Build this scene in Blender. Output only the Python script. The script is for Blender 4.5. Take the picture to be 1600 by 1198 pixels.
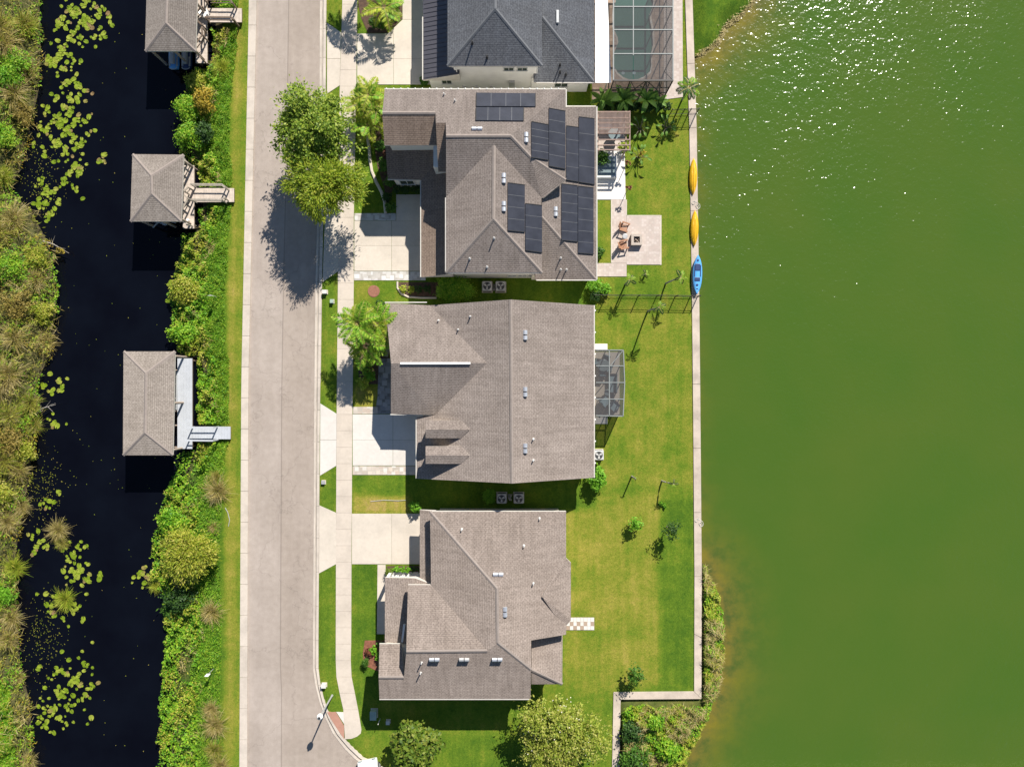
import bpy, bmesh, math, random
import numpy as np
from mathutils import Vector, Matrix, Euler

# ------------------------------------------------------------------ camera, sky, sun
for o in list(bpy.data.objects): bpy.data.objects.remove(o)
scene = bpy.context.scene
COL = scene.collection
H = 62.75            # drone height above the yards (m)
S = 17.0             # photo pixels per metre on the ground
CX, CY = 800.0, 599.0
cam_d = bpy.data.cameras.new("camera"); cam = bpy.data.objects.new("camera", cam_d); COL.objects.link(cam)
cam.location = (0, 0, H); cam.rotation_euler = (0, 0, 0)
cam_d.lens = 24.0; cam_d.sensor_width = 36.0; cam_d.clip_end = 2000.0; cam_d.clip_start = 0.5
scene.camera = cam

SUN_EL = math.radians(38.5); SUN_AZ = math.radians(23.6)
world = bpy.data.worlds.new("World"); scene.world = world; world.use_nodes = True
wn = world.node_tree.nodes; wl = world.node_tree.links
for n in list(wn): wn.remove(n)
sky = wn.new("ShaderNodeTexSky"); sky.sky_type = 'NISHITA'; sky.sun_disc = False
sky.sun_elevation = SUN_EL; sky.sun_rotation = SUN_AZ; sky.altitude = 10
sky.air_density = 1.0; sky.dust_density = 0.2; sky.ozone_density = 2.2
bg = wn.new("ShaderNodeBackground"); bg.inputs[1].default_value = 0.062
wo = wn.new("ShaderNodeOutputWorld")
wl.new(sky.outputs[0], bg.inputs[0]); wl.new(bg.outputs[0], wo.inputs[0])
sd = bpy.data.lights.new("sun", 'SUN'); sd.energy = 5.0; sd.angle = math.radians(0.5); sd.color = (1.0, 0.95, 0.87)
sun = bpy.data.objects.new("sun", sd); COL.objects.link(sun)
to_sun = Vector((math.sin(SUN_AZ) * math.cos(SUN_EL), math.cos(SUN_AZ) * math.cos(SUN_EL), math.sin(SUN_EL)))
sun.rotation_euler = (-to_sun).to_track_quat('-Z', 'Y').to_euler(); sun.location = (30, 60, 90)
scene.view_settings.view_transform = 'Standard'; scene.view_settings.look = 'None'
scene.view_settings.exposure = 0.66; scene.view_settings.gamma = 1.0
scene.view_settings.use_curve_mapping = False
scene.render.engine = 'CYCLES'

R = random.Random(7)
rng = np.random.default_rng(11)

# ------------------------------------------------------------------ helpers
def P(px, py, z=0.0):
    k = (1 - z / H) / S
    return Vector(((px - CX) * k, -(py - CY) * k, z))
def G(px, py, z=0.0):            # ground-plan pixel, lifted straight up
    return Vector(((px - CX) / S, -(py - CY) / S, z))

def wloc(o):
    v = Vector((0, 0, 0))
    while o is not None:
        v += o.location; o = o.parent
    return v

class MB:
    """collects geometry for ONE mesh object, world coordinates unless local=True"""
    def __init__(s): s.v = []; s.f = []; s.m = []; s.uv = {}
    def add(s, vs, fs, mi=0):
        o = len(s.v); s.v += [tuple(v) for v in vs]
        for f in fs: s.f.append([i + o for i in f]); s.m.append(mi)
    def box(s, x0, x1, y0, y1, z0, z1, mi=0):
        s.add([(x0,y0,z0),(x1,y0,z0),(x1,y1,z0),(x0,y1,z0),(x0,y0,z1),(x1,y0,z1),(x1,y1,z1),(x0,y1,z1)],
              [(3,2,1,0),(4,5,6,7),(0,1,5,4),(1,2,6,5),(2,3,7,6),(3,0,4,7)], mi)
    def prism(s, pts, z0, z1, mi=0):
        pts = [Vector((p[0], p[1], 0)) for p in pts]
        a = sum(pts[i].x*pts[(i+1)%len(pts)].y - pts[(i+1)%len(pts)].x*pts[i].y for i in range(len(pts)))
        if a < 0: pts = pts[::-1]
        n = len(pts)
        s.add([(p.x,p.y,z0) for p in pts] + [(p.x,p.y,z1) for p in pts],
              [tuple(range(n-1,-1,-1)), tuple(range(n,2*n))] + [(i,(i+1)%n,n+(i+1)%n,n+i) for i in range(n)], mi)
    def bar(s, a, b, w, h=None, mi=0):
        a = Vector(a); b = Vector(b); h = h or w
        d = (b-a).normalized(); up = Vector((0,0,1)) if abs(d.z) < .9 else Vector((1,0,0))
        x = d.cross(up).normalized()*w/2; y = x.cross(d).normalized()*h/2
        s.add([a-x-y,a+x-y,a+x+y,a-x+y,b-x-y,b+x-y,b+x+y,b-x+y],
              [(0,1,2,3),(7,6,5,4),(4,5,1,0),(5,6,2,1),(6,7,3,2),(7,4,0,3)], mi)
    def tube(s, pts, rad, n=7, mi=0, cap=True):
        pts = [Vector(p) for p in pts]; o = len(s.v)
        if not hasattr(rad, '__len__'): rad = [rad]*len(pts)
        for i, p in enumerate(pts):
            d = (pts[min(i+1,len(pts)-1)] - pts[max(i-1,0)]).normalized()
            up = Vector((0,0,1)) if abs(d.z) < .95 else Vector((1,0,0))
            x = d.cross(up).normalized(); y = d.cross(x).normalized()
            for k in range(n):
                a = 2*math.pi*k/n; s.v.append(tuple(p + (x*math.cos(a)+y*math.sin(a))*rad[i]))
        for i in range(len(pts)-1):
            for k in range(n):
                a = o+i*n+k; b = o+i*n+(k+1)%n
                s.f.append([a,b,b+n,a+n]); s.m.append(mi)
        if cap:
            s.f.append([o+k for k in range(n-1,-1,-1)]); s.m.append(mi)
            e = o+(len(pts)-1)*n; s.f.append([e+k for k in range(n)]); s.m.append(mi)
    def lathe(s, c, prof, n=16, mi=0):
        c = Vector(c); o = len(s.v)
        for r, z in prof:
            for k in range(n):
                a = 2*math.pi*k/n; s.v.append((c.x+r*math.cos(a), c.y+r*math.sin(a), c.z+z))
        for i in range(len(prof)-1):
            for k in range(n):
                a = o+i*n+k; b = o+i*n+(k+1)%n
                s.f.append([a,b,b+n,a+n]); s.m.append(mi)
        s.f.append([o+k for k in range(n-1,-1,-1)]); s.m.append(mi)
        e = o+(len(prof)-1)*n; s.f.append([e+k for k in range(n)]); s.m.append(mi)
    def build(s, name, mat, parent=None, local=False, smooth=False, bevel=0):
        org = Vector((0,0,0)) if (parent is None or local) else wloc(parent)
        me = bpy.data.meshes.new(name)
        me.from_pydata([(v[0]-org.x, v[1]-org.y, v[2]-org.z) for v in s.v], [], s.f)
        for m in (mat if isinstance(mat, (list,tuple)) else [mat]): me.materials.append(m)
        me.polygons.foreach_set("material_index", s.m)
        if smooth: me.polygons.foreach_set("use_smooth", [True]*len(s.f))
        me.update()
        o = bpy.data.objects.new(name, me); COL.objects.link(o)
        if parent is not None: o.parent = parent
        if bevel:
            b = o.modifiers.new("bevel", 'BEVEL'); b.width = bevel; b.segments = 2; b.limit_method = 'ANGLE'
        return o

def tag(o, label=None, cat=None, group=None, kind=None):
    if label: o["label"] = label
    if cat: o["category"] = cat
    if group: o["group"] = group
    if kind: o["kind"] = kind
    return o
def thing(name, label, cat, loc=(0,0,0), rz=0.0, group=None):
    o = bpy.data.objects.new(name, None); COL.objects.link(o); o.empty_display_size = .3
    o.location = loc; o.rotation_euler = (0,0,rz)
    return tag(o, label, cat, group)
def struct(name, mb, mat, **k):
    return tag(mb.build(name, mat, **k), kind="structure")
def link_mesh(name, me, parent, loc=(0,0,0), rot=(0,0,0), sc=(1,1,1)):
    o = bpy.data.objects.new(name, me); COL.objects.link(o); o.parent = parent
    o.location = loc; o.rotation_euler = rot; o.scale = sc
    return o
def copy_tree(o, parent=None):
    c = o.copy(); COL.objects.link(c)
    if parent is not None: c.parent = parent
    for ch in list(o.children): copy_tree(ch, c)
    return c

# ------------------------------------------------------------------ materials
class NT:
    def __init__(s, name):
        s.mat = bpy.data.materials.new(name); s.mat.use_nodes = True
        s.t = s.mat.node_tree; s.n = s.t.nodes; s.l = s.t.links
        s.b = s.n["Principled BSDF"]; s.out = s.n["Material Output"]
    def node(s, ty, **k):
        n = s.n.new(ty)
        for a, b in k.items(): setattr(n, a, b)
        return n
    def coord(s, kind="Object"): return s.node("ShaderNodeTexCoord").outputs[kind]
    def pos(s): return s.node("ShaderNodeNewGeometry").outputs["Position"]
    def noise(s, vec, scale, detail=3, rough=.55):
        n = s.node("ShaderNodeTexNoise"); n.inputs["Scale"].default_value = scale
        n.inputs["Detail"].default_value = detail; n.inputs["Roughness"].default_value = rough
        if vec is not None: s.l.new(vec, n.inputs["Vector"])
        return n.outputs["Fac"]
    def ramp(s, fac, stops, interp='LINEAR'):
        r = s.node("ShaderNodeValToRGB"); r.color_ramp.interpolation = interp
        el = r.color_ramp.elements
        while len(el) < len(stops): el.new(.5)
        for e, (p, c) in zip(el, stops):
            e.position = p; e.color = (c[0], c[1], c[2], 1) if hasattr(c,'__len__') else (c,c,c,1)
        s.l.new(fac, r.inputs[0]); return r.outputs[0]
    def mix(s, fac, a, b, mode='MIX'):
        m = s.node("ShaderNodeMix", data_type='RGBA', blend_type=mode)
        for i, v in ((0, fac), (6, a), (7, b)):
            if isinstance(v, (int,float)): m.inputs[i].default_value = v
            elif isinstance(v, (tuple,list)): m.inputs[i].default_value = (*v, 1) if len(v)==3 else v
            else: s.l.new(v, m.inputs[i])
        return m.outputs[2]
    def math(s, op, a, b=0.0, clamp=False):
        m = s.node("ShaderNodeMath", operation=op); m.use_clamp = clamp
        for i, v in ((0,a),(1,b)):
            if isinstance(v,(int,float)): m.inputs[i].default_value = v
            else: s.l.new(v, m.inputs[i])
        return m.outputs[0]
    def attr(s, name): return s.node("ShaderNodeAttribute", attribute_name=name)
    def bump(s, h, strength, dist=.02):
        b = s.node("ShaderNodeBump"); b.inputs["Strength"].default_value = strength
        b.inputs["Distance"].default_value = dist; s.l.new(h, b.inputs["Height"])
        s.l.new(b.outputs[0], s.b.inputs["Normal"]); return b
    def base(s, c):
        if isinstance(c,(tuple,list)): s.b.inputs["Base Color"].default_value = (*c,1)
        else: s.l.new(c, s.b.inputs["Base Color"])
    def set(s, **k):
        for a, v in k.items(): s.b.inputs[a.replace('_',' ')].default_value = v

def plain(name, col, rough=.7, var=.12, scale=3.0, metal=0.0, fine=40.0, spec=.5):
    m = NT(name); p = m.pos()
    n = m.noise(p, scale, 4); f = m.noise(p, fine, 2)
    v = m.math('ADD', m.math('MULTIPLY', n, .7), m.math('MULTIPLY', f, .3))
    d = tuple(max(0, c*(1-var*1.6)) for c in col); l = tuple(min(1, c*(1+var*1.3)) for c in col)
    m.base(m.ramp(v, [(.28, d), (.72, l)])); m.set(Roughness=rough, Metallic=metal)
    m.b.inputs["Specular IOR Level"].default_value = spec
    return m.mat

def shingle(name, c1, c2, c3, dark):
    m = NT(name); uv = m.coord("UV")
    br = m.node("ShaderNodeTexBrick"); br.offset = .37; br.squash = 1
    m.l.new(uv, br.inputs["Vector"])
    br.inputs["Color1"].default_value = (*c1,1); br.inputs["Color2"].default_value = (*c2,1)
    br.inputs["Mortar"].default_value = (*dark,1)
    br.inputs["Scale"].default_value = 1.0; br.inputs["Mortar Size"].default_value = .022
    br.inputs["Mortar Smooth"].default_value = .6; br.inputs["Bias"].default_value = -.1
    br.inputs["Brick Width"].default_value = .30; br.inputs["Row Height"].default_value = .165
    p = m.pos()
    big = m.noise(p, .55, 4, .6); streak = m.noise(uv, 6.0, 3, .7)
    # weathered streaks run down the slope
    mp = m.node("ShaderNodeMapping"); m.l.new(uv, mp.inputs[0]); mp.inputs["Scale"].default_value = (1.6,.14,1)
    st = m.noise(mp.outputs[0], 1.5, 4, .65)
    c = m.mix(m.ramp(streak, [(.45,0),(.75,1)]), br.outputs[0], c3)
    c = m.mix(.55, c, m.ramp(big, [(.3,(.78,.76,.74)),(.7,(1.14,1.14,1.14))]), 'MULTIPLY')
    c = m.mix(.5, c, m.ramp(st, [(.32,(.70,.68,.66)),(.66,(1.14,1.14,1.14))]), 'MULTIPLY')
    m.base(c); m.set(Roughness=.92, Diffuse_Roughness=1.0); m.b.inputs["Specular IOR Level"].default_value = .25
    # row step: each course stands proud at its lower edge
    sp = m.node("ShaderNodeSeparateXYZ"); m.l.new(uv, sp.inputs[0])
    row = m.math('FRACT', m.math('DIVIDE', sp.outputs[1], .165))
    h = m.math('ADD', m.math('SUBTRACT', 1.0, row), m.math('MULTIPLY', streak, .6))
    m.bump(h, .6, .02)
    return m.mat

def foliage(name, cols, trans=.40, rough=.55, patch=.9):
    m = NT(name)
    g = m.node("ShaderNodeNewGeometry")
    n = m.noise(g.outputs["Position"], patch, 2)
    f = m.math('ADD', m.math('MULTIPLY', g.outputs["Random Per Island"], .62), m.math('MULTIPLY', n, .45))
    k = len(cols); c = m.ramp(f, [(.12+.78*i/(k-1), cols[i]) for i in range(k)])
    m.base(c); m.set(Roughness=rough); m.b.inputs["Specular IOR Level"].default_value = .3
    tr = m.node("ShaderNodeBsdfTranslucent"); m.l.new(c, tr.inputs[0])
    mx = m.node("ShaderNodeMixShader"); mx.inputs[0].default_value = trans
    m.l.new(m.b.outputs[0], mx.inputs[1]); m.l.new(tr.outputs[0], mx.inputs[2])
    m.l.new(mx.outputs[0], m.out.inputs[0])
    return m.mat

def concrete(name, col, stain=.25, seed=0.0):
    m = NT(name); p = m.pos()
    mp = m.node("ShaderNodeMapping"); m.l.new(p, mp.inputs[0]); mp.inputs["Location"].default_value = (seed, seed*2, 0)
    a = m.noise(mp.outputs[0], .5, 5, .65); b = m.noise(mp.outputs[0], 3.5, 4, .7); f = m.noise(p, 60, 2)
    oi = m.node("ShaderNodeObjectInfo").outputs["Random"]
    c = m.mix(m.ramp(a, [(.42,0),(.75,1)]), col, tuple(x*(1-stain) for x in col))
    c = m.mix(.4, c, m.ramp(b, [(.3,(.86,.85,.83)),(.65,(1.05,1.05,1.05))]), 'MULTIPLY')
    c = m.mix(.6, c, m.ramp(oi, [(0,(.93,.92,.91)),(1,(1.04,1.04,1.04))]), 'MULTIPLY')
    m.base(c); m.set(Roughness=.9); m.bump(m.math('ADD', b, m.math('MULTIPLY', f, .5)), .25, .01)
    m.b.inputs["Specular IOR Level"].default_value = .3
    return m.mat

def pavers(name, cols, bw, rh, joint, irregular=False):
    m = NT(name); p = m.pos()
    vo = m.node("ShaderNodeTexVoronoi", feature='F1'); vo.distance = 'CHEBYCHEV'
    m.l.new(p, vo.inputs["Vector"]); vo.inputs["Scale"].default_value = 1/bw; vo.inputs["Randomness"].default_value = .75 if irregular else .35
    sp = m.node("ShaderNodeSeparateXYZ"); m.l.new(vo.outputs["Color"], sp.inputs[0])
    k = len(cols); c = m.ramp(sp.outputs[0], [(i/k, cols[i]) for i in range(k)], 'CONSTANT')
    e = m.node("ShaderNodeTexVoronoi", feature='F1'); e.distance = 'CHEBYCHEV'
    ed = m.ramp(vo.outputs["Distance"], [(.40,1.0),(.56,0.0)])
    c = m.mix(ed, joint, c)
    n = m.noise(p, .8, 4); c = m.mix(.5, c, m.ramp(n, [(.3,(.82,.80,.78)),(.7,(1.1,1.1,1.1))]), 'MULTIPLY')
    m.base(c); m.set(Roughness=.9); return m.mat

M = {}
M['shingle_tan'] = shingle("shingle_tan", (.345,.292,.258), (.285,.240,.212), (.415,.355,.318), (.165,.137,.12))
M['shingle_brown'] = shingle('shingle_brown', (.33,.25,.195), (.265,.198,.155), (.39,.30,.24), (.15,.112,.088))
M['shingle_taupe'] = shingle('shingle_taupe', (.325,.270,.235), (.265,.220,.192), (.395,.332,.292), (.155,.126,.108))
M['shingle_dock'] = shingle("shingle_dock", (.355,.31,.27), (.295,.255,.222), (.425,.375,.33), (.18,.152,.13))
M['shingle_grey'] = shingle("shingle_grey", (.19,.198,.215), (.145,.152,.168), (.265,.275,.292), (.085,.088,.10))
M['wood_pale'] = plain('wood_pale', (.56,.475,.40), .85, .18, 3)
M['cage_alu'] = plain('cage_alu', (.23,.245,.235), .5, .1)
M['cap_tan'] = plain('cap_tan', (.262,.220,.194), .95, .10, 4)
M['cap_grey'] = plain('cap_grey', (.135,.14,.15), .95, .1, 4)
M['metal_roof'] = plain("metal_roof", (.105,.10,.115), .45, .1, .5, .3)
M['white_trim'] = plain("white_trim", (.74,.73,.70), .6, .06, 2)
M['gutter_trim'] = plain('gutter_trim', (.56,.53,.47), .6, .08, 2)
M['fascia'] = plain("fascia", (.56,.52,.47), .7, .08, 2)
M['stucco_white'] = plain("stucco_white", (.83,.81,.775), .9, .07, 1.0)
M['stucco_cream'] = plain("stucco_cream", (.62,.56,.45), .9, .07, 1.0)
M['stucco_tan'] = plain("stucco_tan", (.68,.65,.59), .9, .07, 1.0)
M['white_roof'] = plain("white_roof", (.84,.83,.81), .5, .03, .7)
M['window_frame'] = plain("window_frame", (.62,.62,.60), .5, .05)
g_ = NT("window_glass"); g_.base((.05,.065,.06)); g_.set(Roughness=.08); M['glass'] = g_.mat
M['vent_metal'] = plain("vent_metal", (.60,.62,.66), .38, .1, 6, .55)
M['pipe'] = plain("pipe", (.55,.54,.52), .6, .1)
M['dark'] = plain("dark", (.02,.02,.022), .6, .2)
M['strap'] = plain('strap', (.085,.088,.10), .5, .1)
M['bronze'] = plain("bronze", (.055,.047,.043), .5, .15)
M['alu'] = plain("alu", (.42,.43,.43), .5, .08, 3, .2)
M['wood'] = plain("wood", (.36,.29,.235), .85, .22, 5)
M['wood_dark'] = plain("wood_dark", (.16,.115,.085), .85, .2, 5)
M['wood_rail'] = plain("wood_rail", (.33,.29,.24), .85, .2, 4)
M['deck_grey'] = plain("deck_grey", (.47,.49,.52), .7, .08, 2)
M['galv'] = plain("galv", (.42,.42,.42), .5, .12, 3, .3)
M['conc'] = concrete("concrete_drive", (.61,.54,.455), .16)
M['conc_old'] = concrete("concrete_walk", (.58,.505,.425), .2, 4.0)
M['conc_pale'] = concrete("concrete_pale", (.64,.60,.55), .12, 7.0)
M['kerb'] = concrete("kerb_concrete", (.58,.51,.435), .3, 9.0)
M['gutter'] = concrete("gutter_concrete", (.46,.40,.335), .4, 12.0)
M['seawall'] = concrete("seawall_concrete", (.56,.475,.395), .42, 15.0)
M['white_slab'] = concrete("white_slab", (.74,.70,.66), .1, 19.0)
M['paver_pink'] = pavers("paver_pink", [(.52,.445,.39),(.485,.41,.36),(.55,.475,.425),(.50,.415,.365)], .23, .2, (.46,.39,.345))
M['paver_blue'] = pavers("paver_slate", [(.30,.29,.29),(.24,.235,.24),(.36,.34,.33)], .5, .3, (.16,.15,.14), True)
M['paver_pool'] = pavers("paver_pool", [(.40,.29,.215),(.35,.25,.185),(.44,.33,.25)], .3, .2, (.26,.19,.145))
M['flag'] = pavers("flagstone", [(.58,.52,.45),(.50,.41,.34),(.63,.60,.55),(.53,.46,.39),(.60,.52,.43)], .38, .3, (.44,.39,.33), True)
M['flag_white'] = pavers("flagstone_white", [(.60,.585,.55),(.52,.49,.45),(.65,.64,.62),(.57,.55,.52)], .4, .3, (.42,.39,.35), True)
M['tile_white'] = concrete("tile_white", (.68,.65,.60), .1, 3)
M['tile_brown'] = concrete("tile_brown", (.40,.30,.23), .15, 5)
M['brick_red'] = concrete("ramp_red", (.42,.225,.165), .2, 5)
M['mulch'] = plain("mulch", (.10,.058,.038), .95, .35, 4, fine=30)
M['mulch_red'] = plain("mulch_red", (.22,.085,.05), .95, .35, 4, fine=30)
M['bark'] = plain("bark", (.20,.165,.13), .95, .25, 6)
M['bark_grey'] = plain("bark_grey", (.34,.31,.27), .9, .2, 6)
M['yellow'] = plain("yellow_plastic", (.72,.40,.012), .35, .05, 2)
M['blue'] = plain("blue_plastic", (.11,.38,.76), .35, .07, 3)
M['blue_dark'] = plain("blue_dark", (.012,.035,.12), .5, .1)
M['ac_white'] = plain("ac_white", (.55,.54,.51), .5, .06)
M['ac_grill'] = plain("ac_grill", (.06,.06,.062), .5, .1)
M['rope'] = plain("rope", (.55,.53,.48), .9, .1)
M['box_white'] = plain("box_white", (.62,.60,.56), .6, .06)
M['box_green'] = plain("box_green", (.33,.42,.36), .6, .08)
M['chair_brown'] = plain("chair_brown", (.38,.19,.105), .7, .12)
M['stone_pit'] = plain("stone_pit", (.46,.39,.33), .9, .15, 6)
M['rust'] = plain("rust", (.28,.12,.075), .8, .2, 6)
M['pergola'] = plain("pergola", (.35,.245,.20), .75, .1)
M['cushion'] = plain("cushion", (.24,.33,.36), .9, .1)
M['teal_cushion'] = plain("teal_cushion", (.16,.24,.27), .9, .1)
M['glass_top'] = plain("glass_top", (.20,.25,.26), .15, .05)
M['car_white'] = plain("car_paint", (.78,.78,.77), .25, .02)
M['rubber'] = plain("rubber", (.02,.02,.02), .8, .1)

# solar pool-heating mats: ribbed black polymer
m = NT("solar_mat"); p = m.pos(); uv = m.coord("UV")
n = m.noise(p, 1.2, 3); w = m.node("ShaderNodeTexWave"); w.bands_direction = 'X'; w.inputs["Scale"].default_value = 9; m.l.new(uv, w.inputs[0])
m.base(m.ramp(n, [(.3,(.021,.024,.036)),(.7,(.034,.038,.054))])); m.set(Roughness=.6); m.b.inputs['Specular IOR Level'].default_value=.22; m.bump(w.outputs["Fac"], .25, .01); M['solar'] = m.mat

# insect screen: open weave, most light passes
def screen(name, col, opac):
    m = NT(name); m.base(col); m.set(Roughness=.8)
    tr = m.node("ShaderNodeBsdfTransparent"); mx = m.node("ShaderNodeMixShader"); mx.inputs[0].default_value = opac
    m.l.new(tr.outputs[0], mx.inputs[1]); m.l.new(m.b.outputs[0], mx.inputs[2]); m.l.new(mx.outputs[0], m.out.inputs[0])
    return m.mat
M['screen'] = screen("insect_screen", (.075,.07,.072), .54)

# asphalt: pale, sun-bleached, with a lane seam of different age
m = NT("asphalt"); p = m.pos()
f = m.noise(p, 45, 3, .8); mid = m.noise(p, 2.2, 4, .6); big = m.noise(p, .22, 5, .6)
mp = m.node("ShaderNodeMapping"); m.l.new(p, mp.inputs[0]); mp.inputs["Scale"].default_value = (1.6,.07,1)
lon = m.noise(mp.outputs[0], 1.0, 4, .6)
c = m.ramp(f, [(.25,(.325,.27,.232)),(.5,(.40,.34,.296)),(.8,(.465,.405,.36))])
c = m.mix(.6, c, m.ramp(mid, [(.3,(.86,.85,.84)),(.7,(1.07,1.07,1.07))]), 'MULTIPLY')
c = m.mix(.7, c, m.ramp(big, [(.35,(.86,.85,.83)),(.65,(1.06,1.06,1.06))]), 'MULTIPLY')
c = m.mix(.35, c, m.ramp(lon, [(.35,(.86,.85,.84)),(.65,(1.06,1.06,1.05))]), 'MULTIPLY')
at = m.attr("lane"); c = m.mix(at.outputs["Fac"], c, m.mix(1.0, c, (.80,.765,.71), 'MULTIPLY'))
seam = m.attr("seam"); c = m.mix(m.math('MULTIPLY', seam.outputs["Fac"], .55), c, (.13,.11,.095))
st1 = m.noise(p, .9, 5, .7); c = m.mix(m.ramp(st1, [(.62,0),(.78,.35)]), c, (.20,.165,.14))
vo = m.node("ShaderNodeTexVoronoi", feature='DISTANCE_TO_EDGE'); vo.inputs["Scale"].default_value = .16
wp = m.node("ShaderNodeMix", data_type='VECTOR'); 
nv = m.node("ShaderNodeTexNoise"); nv.inputs["Scale"].default_value = .9; nv.inputs["Detail"].default_value = 4; m.l.new(p, nv.inputs["Vector"])
va = m.node("ShaderNodeVectorMath", operation='ADD'); vs_ = m.node("ShaderNodeVectorMath", operation='SCALE'); vs_.inputs["Scale"].default_value = 2.2
m.l.new(nv.outputs["Color"], vs_.inputs[0]); m.l.new(p, va.inputs[0]); m.l.new(vs_.outputs[0], va.inputs[1]); m.l.new(va.outputs[0], vo.inputs["Vector"])
c = m.mix(m.ramp(vo.outputs["Distance"], [(0,.32),(.007,0)]), c, (.14,.115,.10))
m.base(c); m.set(Roughness=.93); m.b.inputs["Specular IOR Level"].default_value = .25; m.bump(f, .3, .01); M['asphalt'] = m.mat

# ground: turf with dry, lush and bare-soil zones carried as mesh attributes
m = NT("turf"); p = m.pos()
dry = m.attr("dry").outputs["Fac"]; soil = m.attr("soil").outputs["Fac"]
f = m.noise(p, 14, 4, .75); mid = m.noise(p, 2.6, 5, .7); big = m.noise(p, .42, 5, .65)
mp = m.node("ShaderNodeMapping"); m.l.new(p, mp.inputs[0]); mp.inputs["Scale"].default_value = (1.9,.10,1)
stripe = m.noise(mp.outputs[0], 1.0, 2, .5)
d = m.math('ADD', dry, m.math('MULTIPLY', m.math('SUBTRACT', big, .5), 1.15))
d = m.math('ADD', d, m.math('MULTIPLY', m.math('SUBTRACT', mid, .5), .65))
d = m.math('ADD', d, m.math('MULTIPLY', m.math('SUBTRACT', stripe, .5), .40))
d = m.math('ADD', d, m.math('MULTIPLY', m.math('SUBTRACT', f, .5), .55), True)
sp5 = m.noise(p, 5.5, 3, .7)
c = m.ramp(d, [(.0,(.058,.125,.012)),(.3,(.110,.182,.016)),(.58,(.195,.218,.028)),(.85,(.295,.262,.052)),(1,(.36,.27,.09))])
c = m.mix(.75, c, m.ramp(sp5, [(.32,(.70,.74,.70)),(.68,(1.24,1.2,1.2))]), 'MULTIPLY')
c = m.mix(.8, c, m.ramp(f, [(.3,(.55,.6,.55)),(.7,(1.38,1.32,1.25))]), 'MULTIPLY')
sc = m.ramp(mid, [(.3,(.035,.03,.016)),(.7,(.12,.092,.055))])
c = m.mix(soil, c, sc)
m.base(c); m.set(Roughness=1.0); m.b.inputs["Specular IOR Level"].default_value = .1; m.bump(f, .7, .05); M['turf'] = m.mat

# dark tannin canal
m = NT("canal_water"); p = m.pos(); n = m.noise(p, .25, 3); w = m.noise(p, 2.2, 3, .6)
m.base(m.ramp(n, [(.3,(.0020,.0022,.0046)),(.7,(.0032,.0042,.0078))])); m.set(Roughness=.06, IOR=1.33); m.b.inputs["Specular IOR Level"].default_value = .30
m.bump(w, .06, .05); M['canal'] = m.mat

# algae-green lake, brown-yellow over the shallows; wavelets glint towards the sun
m = NT("lake_water"); p = m.pos()
sh = m.attr("shallow").outputs["Fac"]; n = m.noise(p, .09, 4, .55); n2 = m.noise(p, .5, 5, .65)
s_ = m.math('ADD', sh, m.math('MULTIPLY', m.math('SUBTRACT', n2, .5), m.math('MULTIPLY', sh, 1.6)), True)
c = m.ramp(n, [(.3,(.053,.110,.0130)),(.7,(.067,.114,.0150))])
c2 = m.ramp(n2, [(.34,(.065,.075,.024)),(.50,(.15,.125,.026)),(.68,(.18,.15,.020))])
c = m.mix(m.ramp(s_, [(.05,0),(.8,.95)]), c, c2)
m.base(c); m.set(Roughness=1.0); m.b.inputs["Specular IOR Level"].default_value = 0.0
m.set(Coat_Weight=1.0, Coat_Roughness=.17, Coat_IOR=1.33)
wv = m.noise(p, 1.9, 2, .5); wv3 = m.noise(p, 4.4, 1, .5); gust = m.noise(p, .11, 3, .6)
amp = m.ramp(gust, [(.30,.55),(.70,1.0)])
hh = m.math('MULTIPLY', amp, m.math('ADD', m.math('MULTIPLY', wv, .60), m.math('MULTIPLY', wv3, .22)))
bb = m.bump(hh, 1.0, .201)
for l in list(m.b.inputs["Normal"].links): m.l.remove(l)
m.l.new(bb.outputs[0], m.b.inputs["Coat Normal"]); M['lake'] = m.mat

# pool
m = NT("pool_water"); p = m.pos(); n = m.noise(p, .5, 2)
m.base(m.ramp(n, [(.3,(.045,.15,.118)),(.7,(.06,.18,.142))])); m.set(Roughness=.06, IOR=1.33); m.bump(m.noise(p, 3, 2), .08, .05); M['pool'] = m.mat

M['leaf_oak'] = foliage("leaf_oak", [(.05,.105,.010),(.135,.225,.018),(.235,.335,.028),(.38,.42,.06)], .3)
M['leaf_cypress'] = foliage("leaf_cypress", [(.085,.16,.010),(.20,.30,.016),(.33,.41,.025),(.46,.44,.06)], .35)
M['leaf_palm'] = foliage("leaf_palm", [(.08,.21,.015),(.18,.40,.025),(.34,.52,.04),(.54,.56,.09)], .35)
M['leaf_areca'] = foliage("leaf_areca", [(.11,.20,.016),(.25,.36,.025),(.42,.48,.04),(.58,.54,.10)], .35)
M['leaf_dark'] = foliage("leaf_dark", [(0.014,0.037,0.009),(0.034,0.086,0.014),(0.069,0.144,0.021)], .25)
M['leaf_hedge'] = foliage("leaf_hedge", [(0.029,0.085,0.010),(0.065,0.163,0.016),(0.124,0.247,0.026)], .3)
M['leaf_lime'] = foliage("leaf_lime", [(.08,.24,.012),(.17,.40,.022),(.30,.54,.045)], .4)
M['leaf_bank'] = foliage("leaf_bank", [(.045,.17,.010),(.14,.35,.016),(.26,.46,.025),(.44,.54,.05)], .38, patch=.6)
M['leaf_bank_olive'] = foliage("leaf_bank_olive", [(.10,.16,.012),(.25,.32,.022),(.42,.43,.045),(.56,.47,.12)], .35, patch=.5)
M['leaf_straw'] = foliage("leaf_straw", [(.16,.14,.035),(.34,.27,.08),(.48,.39,.15),(.60,.50,.26)], .3)
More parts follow.
